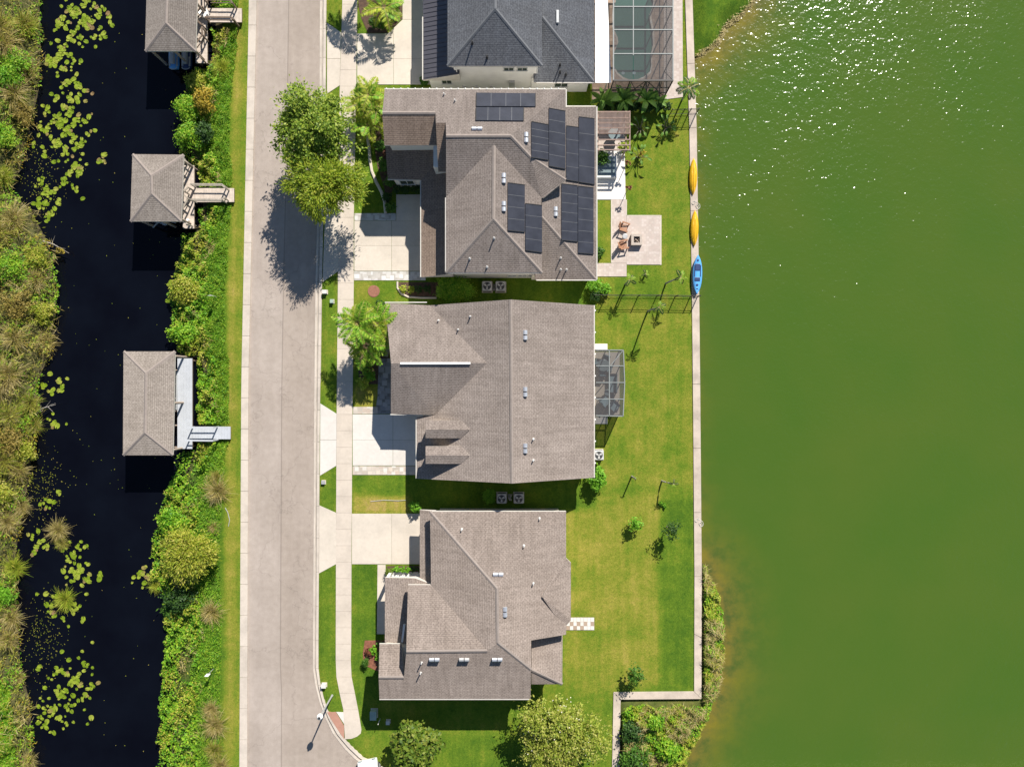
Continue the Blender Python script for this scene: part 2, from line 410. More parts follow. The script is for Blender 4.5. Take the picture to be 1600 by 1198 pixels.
M['leaf_marsh'] = foliage("leaf_marsh", [(.075,.12,.012),(.20,.26,.02),(.34,.34,.04),(.48,.38,.10)], .3, patch=.35)
M['leaf_orange'] = foliage("leaf_orange", [(.20,.19,.022),(.40,.31,.03),(.54,.36,.05)], .35)
M['leaf_tawny'] = foliage("leaf_tawny", [(.13,.115,.025),(.28,.22,.045),(.42,.31,.085)], .35)
M['leaf_red'] = foliage("leaf_red", [(0.068,0.027,0.020),(0.176,0.054,0.034),(0.297,0.121,0.047)], .3)
M['leaf_flower'] = foliage("leaf_flower", [(.10,.16,.018),(.23,.30,.028),(.37,.40,.06),(.50,.46,.14)], .35)
M['leaf_broad'] = foliage("leaf_broad", [(.030,.065,.008),(.085,.15,.013),(.16,.225,.022),(.26,.27,.05)], .3)
M['leaf_banana'] = foliage("leaf_banana", [(0.068,0.162,0.020),(0.135,0.284,0.034),(0.257,0.405,0.081)], .4)
M['flower'] = plain("flower", (.66,.60,.48), .8, .05)
M['pad'] = foliage("lily_pad", [(.16,.24,.012),(.22,.30,.02),(.30,.34,.045),(.24,.16,.07)], .12, .45, 3)
for nm in ('pad',):
    mt = M[nm]; oi = mt.node_tree.nodes.new("ShaderNodeObjectInfo")
    rp = [x for x in mt.node_tree.nodes if x.type == 'VALTORGB'][0]
    for l in list(rp.inputs[0].links): mt.node_tree.links.remove(l)
    mt.node_tree.links.new(oi.outputs["Random"], rp.inputs[0])
    rp.color_ramp.elements[2].position=.9; rp.color_ramp.elements[3].position=.985

# ------------------------------------------------------------------ terrain
W_EDGE = [(58,-9000),(60,0),(62,60),(60,130),(45,200),(30,260),(12,292),(48,330),(75,380),(88,450),(85,500),(78,550),(55,600),
          (60,640),(50,700),(38,780),(25,850),(20,900),(25,960),(30,1050),(45,1100),(50,1198),(50,9000)]
E_EDGE = [(318,-9000),(320,0),(318,70),(300,118),(281,165),(278,235),(300,262),(298,340),(282,365),(282,400),(266,450),(266,480),
          (273,520),(277,548),(298,562),(300,690),(278,712),(263,760),(246,820),(236,870),(242,910),(256,935),(259,1000),(251,1080),(248,1198),(248,9000)]
WALL = [(1062,-9000),(1076,0),(1082.5,200),(1086.5,460),(1088,600),(1090.5,900),(1090,1085),(964,1086),(962,1198),(962,9000)]
NE = [(1078,-600),(1078,95),(1092,86),(1110,76),(1128,60),(1140,36),(1163,20),(1185,-6),(1240,-120),(1300,-600)]
SE = [(1085,872),(1104,884),(1126,935),(1133,975),(1131,1040),(1121,1090),(1098,1140),(1072,1198),(1040,1300),(980,1500),(955,1500),(955,1080),(1085,1080)]
ROAD_L = [(382,-9000),(395,0),(382.5,599),(380,1198),(380,9000)]

def yx(line, Y):   # x of a polyline at rows Y
    ys = [q[1] for q in line]; xs = [q[0] for q in line]
    return np.interp(Y, ys, xs)
def inside(poly, X, Y):
    c = np.zeros(X.shape, bool); n = len(poly)
    for i in range(n):
        x0,y0 = poly[i]; x1,y1 = poly[(i+1)%n]
        if y0 == y1: continue
        t = ((y0 > Y) != (y1 > Y)) & (X < (x1-x0)*(Y-y0)/(y1-y0)+x0); c ^= t
    return c
def pdist(line, X, Y, closed=False):
    d = np.full(X.shape, 1e9); L = list(line)+([line[0]] if closed else [])
    for (x0,y0),(x1,y1) in zip(L[:-1], L[1:]):
        dx,dy = x1-x0,y1-y0; t = np.clip(((X-x0)*dx+(Y-y0)*dy)/(dx*dx+dy*dy+1e-9),0,1)
        d = np.minimum(d, np.hypot(X-x0-t*dx, Y-y0-t*dy))
    return d
def sstep(a, b, x):
    t = np.clip((x-a)/(b-a),0,1); return t*t*(3-2*t)
LAND = E_EDGE + WALL[::-1]
KERB_IN = [(520,-9000),(510,-200),(510,0),(508,225),(503,440),(500,640),(498.5,840),(497.5,1000),(497.5,1043.7),(501,1070),(508,1098),(517.6,1122.5),(532.5,1147),(550,1166),(567.5,1182),(585,1192.5),(604,1200),(660,1208),(1900,1208),(9000,1208)]
KERB_OUT = [(510,-9000),(500,-200),(499.5,0),(498.5,225),(492.5,440),(490.4,640),(489.5,840),(488.7,1000),(488.4,1043.7),(492,1070),(499,1098),(508,1122.5),(520,1147),(537.7,1169.7),(553.5,1185.5),(571,1198),(590,1206),(650,1218),(1900,1218),(9000,1218)]
KL_IN = [(389,-9000),(389,0),(377,599),(374,1198),(374,9000)]
KL_OUT = [(401,-9000),(401,0),(388,599),(386,1198),(386,9000)]
mid_k = [((a[0]+b[0])/2,(a[1]+b[1])/2) for a,b in zip(KERB_IN, KERB_OUT)]
ROADPOLY = [(395,-9000),(395,0),(382.5,599),(380,1198),(380,9000),(9000,9000),(9000,1330),(9000,1213)] + mid_k[::-1][1:]
ROADPOLY2 = [(391,-9000),(391,0),(379,599),(376.5,1198),(376.5,4000),(520,4000),(520,1400),(560,1345),(9000,1345)] + [(a[0]-1.2,a[1]+.6) for a in KERB_IN][::-1]

POOL_Z = -.12
def pool_px():
    q = [(250,-260),(225,-200),(212,-120),(232,-40),(240,20),(222,90),(215,250),(225,360),(262,440),(270,500),(240,570),(215,640),(215,770),(260,850),(330,910),(400,935),(500,930),(570,900),(640,840),(655,760),(650,640),(675,520),(665,370),(640,250),(635,170),(670,90),(680,20),(650,-60),(600,-140),(500,-240),(380,-280)]
    return [(930+a/7.486, b/7.486) for a,b in q]

def terrain_z(X, Y):
    """X,Y ground pixels (numpy) -> height in metres"""
    z = np.full(X.shape, -2.4)
    wx = yx(W_EDGE, Y); dW = (wx-X)/S
    z = np.maximum(z, -.78 + .95*sstep(-.2,3.2,dW) - 1.6*sstep(0,2.5,-dW))
    ex = yx(E_EDGE, Y); dE = (X-ex)/S
    zE = -.78 + .78*sstep(-.1,4.3,dE) - 1.6*sstep(0,2.5,-dE)
    land = inside(LAND, X, Y)
    z = np.where((X > 200) & (X < 520), np.maximum(z, zE), z)
    z = np.where(land & (X >= 520), 0.0, z)
    z = np.where(inside(ROADPOLY2, X, Y), -.18, z)
    for poly, top in ((NE,.0),(SE,-.12)):
        ins = inside(poly, X, Y); d = pdist(poly, X, Y, True)/S
        z = np.where(land, z, np.maximum(z, np.where(ins, np.minimum(top, -.72+.5*d), -.72-.5*d)))
    z = np.where(inside(pool_px(), X, Y), np.minimum(z, -.5), z)
    return z
def tz(px, py): return float(terrain_z(np.array([px*1.0]), np.array([py*1.0]))[0])

def build_ground():
    def axis(lo, hi, st, far):
        a = list(np.arange(lo, hi+1e-6, st))
        e = [8,20,50,120,far]
        return np.array([lo-k for k in e[::-1]] + a + [hi+k for k in e])
    xs = axis(-58, 30, .36, 600); ys = axis(-44, 44, .36, 600)
    XX, YY = np.meshgrid(xs, ys); PX = XX*S+CX; PY = CY-YY*S
    Z = terrain_z(PX, PY)
    n = len(xs); k = len(ys)
    V = np.stack([XX.ravel(), YY.ravel(), Z.ravel()], 1)
    idx = np.arange(n*k).reshape(k, n)
    F = np.stack([idx[:-1,:-1].ravel(), idx[:-1,1:].ravel(), idx[1:,1:].ravel(), idx[1:,:-1].ravel()], 1)
    me = bpy.data.meshes.new("ground"); me.from_pydata(V.tolist(), [], F.tolist())
    dry = np.full(PX.shape, .30)
    def zone(x0,x1,y0,y1,v,soft=6):
        w = sstep(x0-soft,x0+soft,PX)*(1-sstep(x1-soft,x1+soft,PX))*sstep(y0-soft,y0+soft,PY)*(1-sstep(y1-soft,y1+soft,PY))
        np.copyto(dry, dry*(1-w)+v*w)
    zone(930,1085,150,470,.42); zone(930,1090,470,760,.47); zone(880,1032,770,1075,.60,9); zone(1032,1090,780,1085,.17,3)
    zone(960,1030,330,470,.30); zone(500,527,0,640,.30); zone(498,527,720,1110,.26); zone(552,600,880,1100,.17)
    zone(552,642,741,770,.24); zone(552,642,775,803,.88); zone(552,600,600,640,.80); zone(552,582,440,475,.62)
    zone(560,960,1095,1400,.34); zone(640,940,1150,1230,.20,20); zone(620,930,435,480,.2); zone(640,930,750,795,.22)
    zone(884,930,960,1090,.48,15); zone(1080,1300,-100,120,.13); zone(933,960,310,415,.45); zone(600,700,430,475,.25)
    kx = yx(KL_IN, PY); d = kx-PX
    w = (PX < 395) & (PX > 230)
    v = .42 - .42*sstep(16,40,d) + .26*np.exp(-((d-17)/7.0)**2)
    dry = np.where(w, v, dry)
    soil = np.where(w, .55*sstep(55,100,d), 0.0)
    soil = np.where(PX < 200, .8, soil)
    se = inside(SE, PX, PY) & ~inside(LAND, PX, PY); soil = np.where(se, .6, soil)
    soil = np.where(Z < -.6, .95, soil)
    for nm, arr in (("dry", dry), ("soil", soil)):
        a = me.attributes.new(nm, 'FLOAT', 'POINT'); a.data.foreach_set("value", arr.ravel().astype(np.float32))
    me.materials.append(M['turf']); me.polygons.foreach_set("use_smooth", [True]*len(me.polygons)); me.update()
    o = bpy.data.objects.new("ground", me); COL.objects.link(o); tag(o, kind="structure")
build_ground()

def sheet(name, mat, xs, ys, z, attrs):
    XX, YY = np.meshgrid(xs, ys); n = len(xs); k = len(ys)
    V = np.stack([XX.ravel(), YY.ravel(), np.full(n*k, z)], 1); idx = np.arange(n*k).reshape(k, n)
    F = np.stack([idx[:-1,:-1].ravel(), idx[:-1,1:].ravel(), idx[1:,1:].ravel(), idx[1:,:-1].ravel()], 1)
    me = bpy.data.meshes.new(name); me.from_pydata(V.tolist(), [], F.tolist())
    for nm, fn in attrs.items():
        a = me.attributes.new(nm, 'FLOAT', 'POINT'); a.data.foreach_set("value", fn(XX*S+CX, CY-YY*S).ravel().astype(np.float32))
    me.materials.append(mat); me.update()
    o = bpy.data.objects.new(name, me); COL.objects.link(o); tag(o, kind="structure"); return o
WATER = -.70
def shallow(X, Y):
    d = np.minimum(pdist(NE[1:9], X, Y), pdist(SE[:11], X, Y))/S
    s = np.exp(-d/2.0)
    dw = np.abs(X-yx(WALL[:6], Y))/S
    s = np.maximum(s, .55*np.exp(-dw/1.2)*np.where(Y<760, np.where(Y<330,1,.55), 1))
    return s
sheet("lake", M['lake'], np.concatenate([np.arange(8.5,34,.6), [40,60,120,300,600]]), np.concatenate([[-600,-300,-120,-60],np.arange(-44,44,.6),[60,120,300,600]]), WATER, {"shallow": shallow})
sheet("canal", M['canal'], np.array([-60.0,-45,-30,-24]), np.array([-600.0,-40,0,40,600]), WATER, {})

# road: fine strips so lane tone and seam follow the street
def build_road():
    V=[];F=[];lane=[];seam=[]
    rows = [-3500,-600]+list(range(-240,1441,40))+[2000,4000]
    cols=[0,.15,.3,.495,.505,.515,.7,.85,1.0]
    for y in rows:
        xl=float(np.interp(y,[q[1] for q in ROAD_L],[q[0] for q in ROAD_L]))
        xr=float(np.interp(y,[q[1] for q in mid_k[:10]],[q[0] for q in mid_k[:10]]))
        for c in cols:
            g=G(xl+(xr-xl)*c,y,-.12); V.append(tuple(g)); lane.append(.34 if c>=.505 else 0.0); seam.append(1.0 if c==.505 else 0)
    n=len(cols)
    for r in range(len(rows)-1):
        for c in range(n-1): a=r*n+c; F.append((a,a+n,a+n+1,a+1))
    # corner flare and side street
    base=len(V)
    fl=[q for q in mid_k if 1040<=q[1]<=1230 and q[0]<9000]
    fl=[(mid_k[9][0],mid_k[9][1])]+[q for q in mid_k[10:] if q[0]<9000]
    poly=[(494.0-.9,1043.7)]+[q for q in fl[1:]]+[(1900,1345),(560,1345),(520,1400),(493,1400)]
    for q in poly: V.append(tuple(G(q[0],q[1],-.124))); lane.append(.4); seam.append(0)
    F.append(tuple(range(base+len(poly)-1,base-1,-1)))
    me=bpy.data.meshes.new("road"); me.from_pydata(V,[],F)
    bm=bmesh.new(); bm.from_mesh(me); bmesh.ops.recalc_face_normals(bm,faces=bm.faces)
    for f in bm.faces:
        if f.normal.z<0: f.normal_flip()
    bm.to_mesh(me); bm.free()
    for nm,arr in (("lane",lane),("seam",seam)):
        a=me.attributes.new(nm,'FLOAT','POINT'); a.data.foreach_set("value",arr)
    me.materials.append(M['asphalt'])
    o=bpy.data.objects.new("road",me); COL.objects.link(o); tag(o,kind="structure")
build_road()

def resample(line, step):
    out=[]; acc=0
    for (x0,y0),(x1,y1) in zip(line[:-1],line[1:]):
        L=math.hypot(x1-x0,y1-y0); n=max(1,int(L/2))
        for i in range(n): out.append((x0+(x1-x0)*i/n,y0+(y1-y0)*i/n))
    out.append(line[-1]); return out
def clip_y(line, lo, hi):
    pts=[]
    for a,b in zip(line[:-1],line[1:]):
        n=40
        for i in range(n):
            t=i/n; q=(a[0]+(b[0]-a[0])*t,a[1]+(b[1]-a[1])*t)
            if lo<=q[1]<=hi: pts.append(q)
    return pts
def gap(poly, g):
    cx=sum(p[0] for p in poly)/len(poly); cy=sum(p[1] for p in poly)/len(poly); out=[]
    for x,y in poly:
        d=math.hypot(x-cx,y-cy) or 1; k=1-g/d; out.append((cx+(x-cx)*k,cy+(y-cy)*k))
    return out
def pieces(parent, name, polys, z0, z1, mat, g=.35):
    for poly in polys:
        mb=MB(); mb.prism([G(*q) for q in gap(poly,g)], z0, z1); mb.build(name, mat, parent)

# kerbs -------------------------------------------------------------
def interp_line(line, y): return float(np.interp(y,[q[1] for q in line],[q[0] for q in line]))
kerb_l = struct("kerb", (lambda b:(b.prism([G(q[0]+1.5,q[1]) for q in (KL_IN[0],KL_IN[1],KL_IN[2],KL_IN[3],KL_IN[4])]+[G(q[0]-1.5,q[1]) for q in KL_OUT[::-1]],-.25,-.03),b)[1])(MB()), M['gutter'])
polys=[]
y=-300
while y<1500:
    y2=y+48.5; polys.append([(interp_line(KL_IN,y),y),(interp_line(KL_OUT,y),y),(interp_line(KL_OUT,y2),y2),(interp_line(KL_IN,y2),y2)]); y=y2
pieces(kerb_l,"kerb_block",polys,-.2,.012,M['kerb'],.28)
# right-hand kerb: gutter pan plus upstand, laid in lengths round the corner
KI=[(510,-300)]+[q for q in KERB_IN if -100<=q[1]<=1215 and q[0]<1900][0:]; KO=[(500,-300)]+[q for q in KERB_OUT if -100<=q[1]<=1219 and q[0]<1900]
KI=[q for q in KERB_IN if q[1]>-300 and q[0]<1950]; KO=[q for q in KERB_OUT if q[1]>-300 and q[0]<1950]
def dense(A,B,step):
    out=[]
    for i in range(len(A)-1):
        L=math.hypot(A[i+1][0]-A[i][0],A[i+1][1]-A[i][1]); n=max(1,round(L/step))
        for k in range(n):
            t=k/n; out.append(((A[i][0]+(A[i+1][0]-A[i][0])*t,A[i][1]+(A[i+1][1]-A[i][1])*t),(B[i][0]+(B[i+1][0]-B[i][0])*t,B[i][1]+(B[i+1][1]-B[i][1])*t)))
    out.append((A[-1],B[-1])); return out
dd=dense(KI,KO,49)
mb=MB()
for (a,b),(c,d) in zip(dd[:-1],dd[1:]):
    mb.add([G(a[0],a[1],-.10),G(b[0],b[1],-.10),G(d[0],d[1],-.10),G(c[0],c[1],-.10)],[(0,1,2,3)])
kerb_r=struct("kerb",mb,M['gutter'])
pl1=[];pl2=[]
def lp(a,b,t): return (a[0]+(b[0]-a[0])*t,a[1]+(b[1]-a[1])*t)
for (a,b),(c,d) in zip(dd[:-1],dd[1:]):
    pl1.append([a,lp(a,b,.42),lp(c,d,.42),c]); pl2.append([lp(a,b,.70),b,d,lp(c,d,.70)])
pieces(kerb_r,"kerb_block",pl1,-.2,.02,M['kerb'],.22); pieces(kerb_r,"gutter_block",pl2,-.2,-.085,M['kerb'],.22)

# sidewalk ------------------------------------------------------------
SWL=[(536,-300),(535,0),(531,130),(527.5,340),(528,440),(526,640),(525,840),(524.6,1000),(524.6,1043.7),(526,1061),(531,1084),(536,1105),(538.6,1122.5),(538.6,1153)]
SWR=[(560,-300),(558.5,0),(557,130),(553,340),(553,440),(551,640),(549.5,840),(549,1000),(548,1043.7),(550,1061),(555,1084),(559.6,1103),(560,1120),(565,1140)]
mb=MB(); mb.prism([G(q[0]+1,q[1]) for q in SWL]+[G(q[0]-1,q[1]) for q in SWR[::-1]],-.1,.012)
walk=struct("sidewalk",mb,M['gutter'])
ys_=[-300+25.6*i for i in range(56)]; ys_=[q for q in ys_ if q<1128]
polys=[]
for a,b in zip(ys_[:-1],ys_[1:]):
    polys.append([(interp_line(SWL,a),a),(interp_line(SWR,a),a),(interp_line(SWR,b),b),(interp_line(SWL,b),b)])
e=ys_[-1]
polys.append([(interp_line(SWL,e),e),(interp_line(SWR,e),e),(565,1139),(564,1145),(558,1150),(549,1153.5),(539,1154)])
pieces(walk,"slab",polys,-.08,.035,M['conc_old'],.22)
mb=MB(); mb.prism([G(511,1112),G(524.6,1111.5),G(537.7,1133),G(537.9,1154),G(527,1138),G(518,1124)],-.1,.028); struct("kerb_ramp",mb,M['brick_red'])
mb=MB(); mb.prism([G(525.5,1111.5),G(537.3,1112),G(538.2,1131)],-.1,.03); struct("ramp_flare",mb,M['conc_pale'])

# driveways: separate slabs ---------------------------------------------
def driveway(polys, mat=None):
    mb=MB()
    for q in polys: mb.prism([G(*p) for p in gap(q,1.2)],-.1,.010)
    d=struct("driveway",mb,M['gutter']); pieces(d,"slab",polys,-.08,.031,mat or M['conc'],.25); return d
driveway([[(511,36),(533,51),(532,92),(511,92)],[(511,92),(532,92),(531,134),(511,147)],
          [(558,53),(615,53),(615,92),(558,92)],[(558,92),(615,92),(615,132.5),(558,132.5)],[(615,92),(676,92),(676,132.5),(615,132.5)],
          [(606,53),(629,31),(676,31),(676,92),(615,92),(615,53)],[(629,-60),(676,-60),(676,31),(629,31)]])
driveway([[(509,318),(528,330),(528,384),(506,384)],[(506,384),(528,384),(528.5,424),(504,441)],
          [(553.5,345),(612,345),(612,384),(553.5,384)],[(553.5,384),(612,384),(612,423.5),(553.5,423.5)],[(612,384),(676,384),(676,423.5),(612,423.5)],
          [(612,345),(676,345),(676,384),(612,384)],[(619,304),(676,304),(676,345),(619,345)]])
driveway([[(500.5,630),(526,646),(525.8,687),(500.3,687)],[(500.3,687),(525.8,687),(525.5,727.5),(500,743)],
          [(551,647),(614,647),(614,687),(551,687)],[(614,647),(672,647),(672,687),(614,687)],[(551,687),(614,687),(614,727),(551,727)],[(614,687),(672,687),(672,727),(614,727)]],M['conc_pale'])
driveway([[(499,789),(525.2,800.5),(525.2,881),(498.5,895.5)],[(549.8,802),(612,802),(612,881),(549.8,881)],[(612,802),(678,802),(678,881),(612,881)]])
def pave(name, poly, mat, z=.034):
    mb=MB(); mb.prism([G(*q) for q in poly],-.1,z); return struct(name,mb,mat)
pave("stone_border",[(554,333.5),(618.5,333.5),(618.5,344.6),(554,344.6)],M['flag_white']); pave("stone_border",[(553.3,424.2),(665,424.2),(665,438),(553.3,438)],M['flag_white'])
pave("stone_border",[(551,727.8),(660,727.8),(660,741.5),(551,741.5)],M['flag']); pave("stone_border",[(551.8,635.5),(590,635.5),(590,646.3),(551.8,646.3)],M['flag'])
pave("front_walk",[(592,560),(622,560),(622,646.2),(586,646.2),(590,620)],M['paver_blue'],.03)
pave("front_walk",[(590,882),(602.5,882),(602.5,990),(589,990)],M['conc'],.03)
pave("porch_floor",[(603,893),(672,893),(672,990),(603,990)],M['white_slab'],.06)
# back garden of the solar house
pave("patio",[(925,236),(976,236),(977.5,312),(925,312)],M['white_slab'],.05)
pave("pergola_floor",[(925,176),(976,176),(976,235.7),(925,235.7)],M['paver_pink'],.046)
pave("paver_path",[(955,312.3),(979,312.3),(979,336.8),(979.2,411),(955,411)],M['paver_pink'],.04)
pave("paver_patio",[(979.3,337),(1033,337),(1033,413.5),(979.3,413.5)],M['paver_pink'],.036)
pave("paver_path",[(920,411.3),(979,411.3),(979,432),(920,432)],M['paver_pink'],.038)
mb=MB(); 
for a,b,c,d in ((1031.4,1033.4,336.6,414),(979.4,1031.3,336.4,337.9),(954.6,956,312.6,410.6),(978.4,979.4,312.4,336.4)): mb.prism([G(a,c),G(b,c),G(b,d),G(a,d)],-.1,.046)
struct("patio_edging",mb,M['conc'])
pave("pool_deck_path",[(1037,-80),(1066,-80),(1066.5,60),(1067,152),(1037,156)],M['paver_pink'],.036)
mb=MB(); pl=pool_px(); mb.prism([G(*q) for q in [(925,-80),(1036.8,-80),(1036.8,158),(925,158)]],-.1,.03)
pd=mb  # deck gets a hole for the pool below
def deck_with_hole():
    bm=bmesh.new()
    outer=[bm.verts.new(G(*q,.03)) for q in [(925,-80),(1036.8,-80),(1036.8,156),(925,156)]]
    inner=[bm.verts.new(G(*q,.03)) for q in pl]
    es=[bm.edges.new((a,b)) for L in (outer,inner) for a,b in zip(L,L[1:]+L[:1])]
    bmesh.ops.triangle_fill(bm,use_beauty=True,edges=es)
    for f in bm.faces:
        if f.normal.z<0: f.normal_flip()
    me=bpy.data.meshes.new("pool_deck"); bm.to_mesh(me); bm.free(); me.materials.append(M['paver_pool'])
    o=bpy.data.objects.new("pool_deck",me); COL.objects.link(o); tag(o,kind="structure")
deck_with_hole()
pool=thing("swimming_pool","kidney shaped swimming pool with green water under the big screen enclosure","pool",G(985,60))
mb=MB(); mb.add([G(q[0],q[1],POOL_Z) for q in pl],[tuple(range(len(pl)))]); o=mb.build("pool_water",M['pool'],pool)
if o.data.polygons[0].normal.z<0: o.data.flip_normals()
mb=MB(); n=len(pl)
mb.add([G(q[0],q[1],.045) for q in pl]+[G(q[0],q[1],-.45) for q in pl],[(i,(i+1)%n,n+(i+1)%n,n+i) for i in range(n)]); mb.build("pool_shell",M['tile_white'],pool)
mb=MB()
ci=gap(pl,-3.2); mb.add([G(q[0],q[1],.046) for q in pl]+[G(q[0],q[1],.046) for q in ci],[(i,(i+1)%n,n+(i+1)%n,n+i) for i in range(n)]); mb.build("coping",M['flag'],pool)
for x in (973.8,991): 
    mb=MB(); mb.lathe(G(x,113.5,POOL_Z+.005),[(.16,0),(.14,.012),(.02,.015)],12); mb.build("pool_light",M['cushion'],pool)

# seawall --------------------------------------------------------------
sw=[(q[0],q[1]) for q in WALL]
def wallpoly(line,w):
    L=[Vector((a,b)) for a,b in line]; A=[];B=[]
    for i,pv in enumerate(L):
        d0=(L[i]-L[i-1]).normalized() if i>0 else (L[1]-L[0]).normalized()
        d1=(L[i+1]-L[i]).normalized() if i<len(L)-1 else d0
        n0=Vector((-d0.y,d0.x)); n1=Vector((-d1.y,d1.x)); nn=(n0+n1).normalized(); k=w/max(.3,nn.dot(n0))
        A.append(tuple(pv+nn*k)); B.append(tuple(pv-nn*k))
    return A,B
line=[(1071,-500)]+list(WALL[1:8])+[(962,1198),(961,1500)]
A,B=wallpoly(line,3.4); mb=MB()
for i in range(len(A)-1): mb.prism([G(*A[i]),G(*B[i]),G(*B[i+1]),G(*A[i+1])],-2.5,.0)
seawall=struct("seawall",mb,M['gutter'])
A,B=wallpoly(line,5.7); dd=dense(A,B,118)
pieces(seawall,"cap_slab",[[a,b,d,c] for (a,b),(c,d) in zip(dd[:-1],dd[1:])],-.1,.09,M['seawall'],.3)

# ------------------------------------------------------------------ roofs and houses
def roof(name, verts, faces, base, mats, parent, alt=()):
    """closed roof solid: shingled slopes on top, fascia round the rim, flat soffit"""
    keys=list(verts); pos={k:P(*verts[k]) for k in keys}; idx={k:i for i,k in enumerate(keys)}
    org=wloc(parent); n=len(keys)
    V=[pos[k]-org for k in keys]; Vb=[Vector((v.x,v.y,base-org.z)) for v in V]
    F=[];mi=[];uvs=[]
    ed={}
    for f in faces:
        ids=[idx[k] for k in f]
        nrm=Vector((0,0,0))
        for a,b in zip(ids,ids[1:]+ids[:1]): nrm+=V[a].cross(V[b])
        if nrm.z<0: ids=ids[::-1]; nrm=-nrm
        nrm.normalize(); h=Vector((nrm.x,nrm.y,0)); 
        u=Vector((-h.y,h.x,0)).normalized() if h.length>1e-4 else Vector((1,0,0)); w=nrm.cross(u)
        F.append(ids); mi.append(2 if faces.index(f) in alt else 0); uvs.append([(V[i].dot(u),V[i].dot(w)) for i in ids])
        for a,b in zip(ids,ids[1:]+ids[:1]): ed[(a,b)]=ed.get((a,b),0)+1
    for f in list(F):
        b=[i+n for i in f][::-1]; F.append(b); mi.append(1); uvs.append([(0,0)]*len(b))
    for (a,b) in list(ed):
        if (b,a) not in ed:
            F.append([b,a,a+n,b+n]); mi.append(1); uvs.append([(0,0)]*4)
    me=bpy.data.meshes.new(name); me.from_pydata([tuple(v) for v in V+Vb],[],F)
    for m_ in mats: me.materials.append(m_)
    me.polygons.foreach_set("material_index",mi)
    ul=me.uv_layers.new(name="UVMap"); flat=[c for q in uvs for uv in q for c in uv]; ul.data.foreach_set("uv",flat)
    me.update(); o=bpy.data.objects.new(name,me); COL.objects.link(o); o.parent=parent
    # cap shingles along ridges and hips
    return o
def caps(parent, mat, segs, verts=None):
    for a,b in segs:
        mb=MB(); A=P(*verts[a])+Vector((0,0,.022)); B=P(*verts[b])+Vector((0,0,.022)); d=(B-A); x=Vector((-d.y,d.x,0)).normalized()*.14; w=Vector((0,0,-.062))
        mb.add([A,A+x+w,A-x+w,B,B+x+w,B-x+w],[(0,3,4,1),(0,2,5,3),(0,1,2),(3,5,4),(1,4,5,2)]); mb.build("ridge_cap",mat,parent)
def gutter(parent, a, b, mat=None, w=.085):
    mb=MB(); A=P(*a); B=P(*b); mb.bar(A,B,w,.11); mb.build("gutter",mat or M['gutter_trim'],parent)
def wallbox(parent,x0,x1,y0,y1,h,mat,z0=-.1):
    mb=MB(); a=G(x0,y1); b=G(x1,y0); mb.box(a.x,b.x,a.y,b.y,z0,h); return mb.build("wall",mat,parent)
def window(parent, wallp, c, w, h, facing, sill=True):
    """window part on a wall: frame (thing>part), pane as sub-part. c world centre on the wall face"""
    mb=MB(); t=.07
    d={'s':(0,-1),'n':(0,1),'e':(1,0),'w':(-1,0)}[facing]; u=Vector((-d[1],d[0],0)); nn=Vector((d[0],d[1],0)); c=Vector(c)
    def pc(u0,u1,z0,z1,n0,n1,mbx):
        q=[c+u*uu+Vector((0,0,zz))+nn*k for k in (n0,n1) for zz in (z0,z1) for uu in (u0,u1)]
        xs=[v.x for v in q];ys=[v.y for v in q];zs=[v.z for v in q]; mbx.box(min(xs),max(xs),min(ys),max(ys),min(zs),max(zs))
    pc(-w/2-t,-w/2,-h/2,h/2,-.02,.06,mb);pc(w/2,w/2+t,-h/2,h/2,-.02,.06,mb);pc(-w/2-t,w/2+t,h/2,h/2+t,-.02,.062,mb);pc(-w/2-t-.04,w/2+t+.04,-h/2-t,-h/2,-.02,.09,mb)
    f=mb.build("window",M['window_frame'],parent)
    mb=MB(); pc(-w/2+.004,w/2-.004,-h/2+.004,h/2-.004,-.02,.02,mb); mb.build("pane",M['glass'],f)
    mb=MB(); pc(-.025,.025,-h/2+.004,h/2-.004,.021,.05,mb); mb.build("mullion",M['window_frame'],f)
def garage_door(parent,c,w,h,facing='w'):
    mb=MB(); c=Vector(c)
    for k in range(4): mb.box(c.x-.07,c.x+.02,c.y-w/2,c.y+w/2,c.z+k*h/4+.012,c.z+(k+1)*h/4-.012)
    d=mb.build("garage_door",M['white_trim'],parent)
from mathutils.bvhtree import BVHTree
_bvh={}
def seat(parent, px, py, z):
    if parent.name not in _bvh:
        _bvh[parent.name]=[(BVHTree.FromPolygons([tuple(v.co+wloc(o)) for v in o.data.vertices],[tuple(p.vertices) for p in o.data.polygons])) for o in parent.children if o.type=='MESH' and o.name.split('.')[0] in ('roof','metal_roof','dormer')]
    o=Vector((0,0,H)); d=(P(px,py,0)-o).normalized(); best=None
    for t in _bvh[parent.name]:
        h=t.ray_cast(o,d)
        if h[0] is not None and (best is None or h[3]<best[1]): best=(h[0].z,h[3])
    return best[0] if best else z
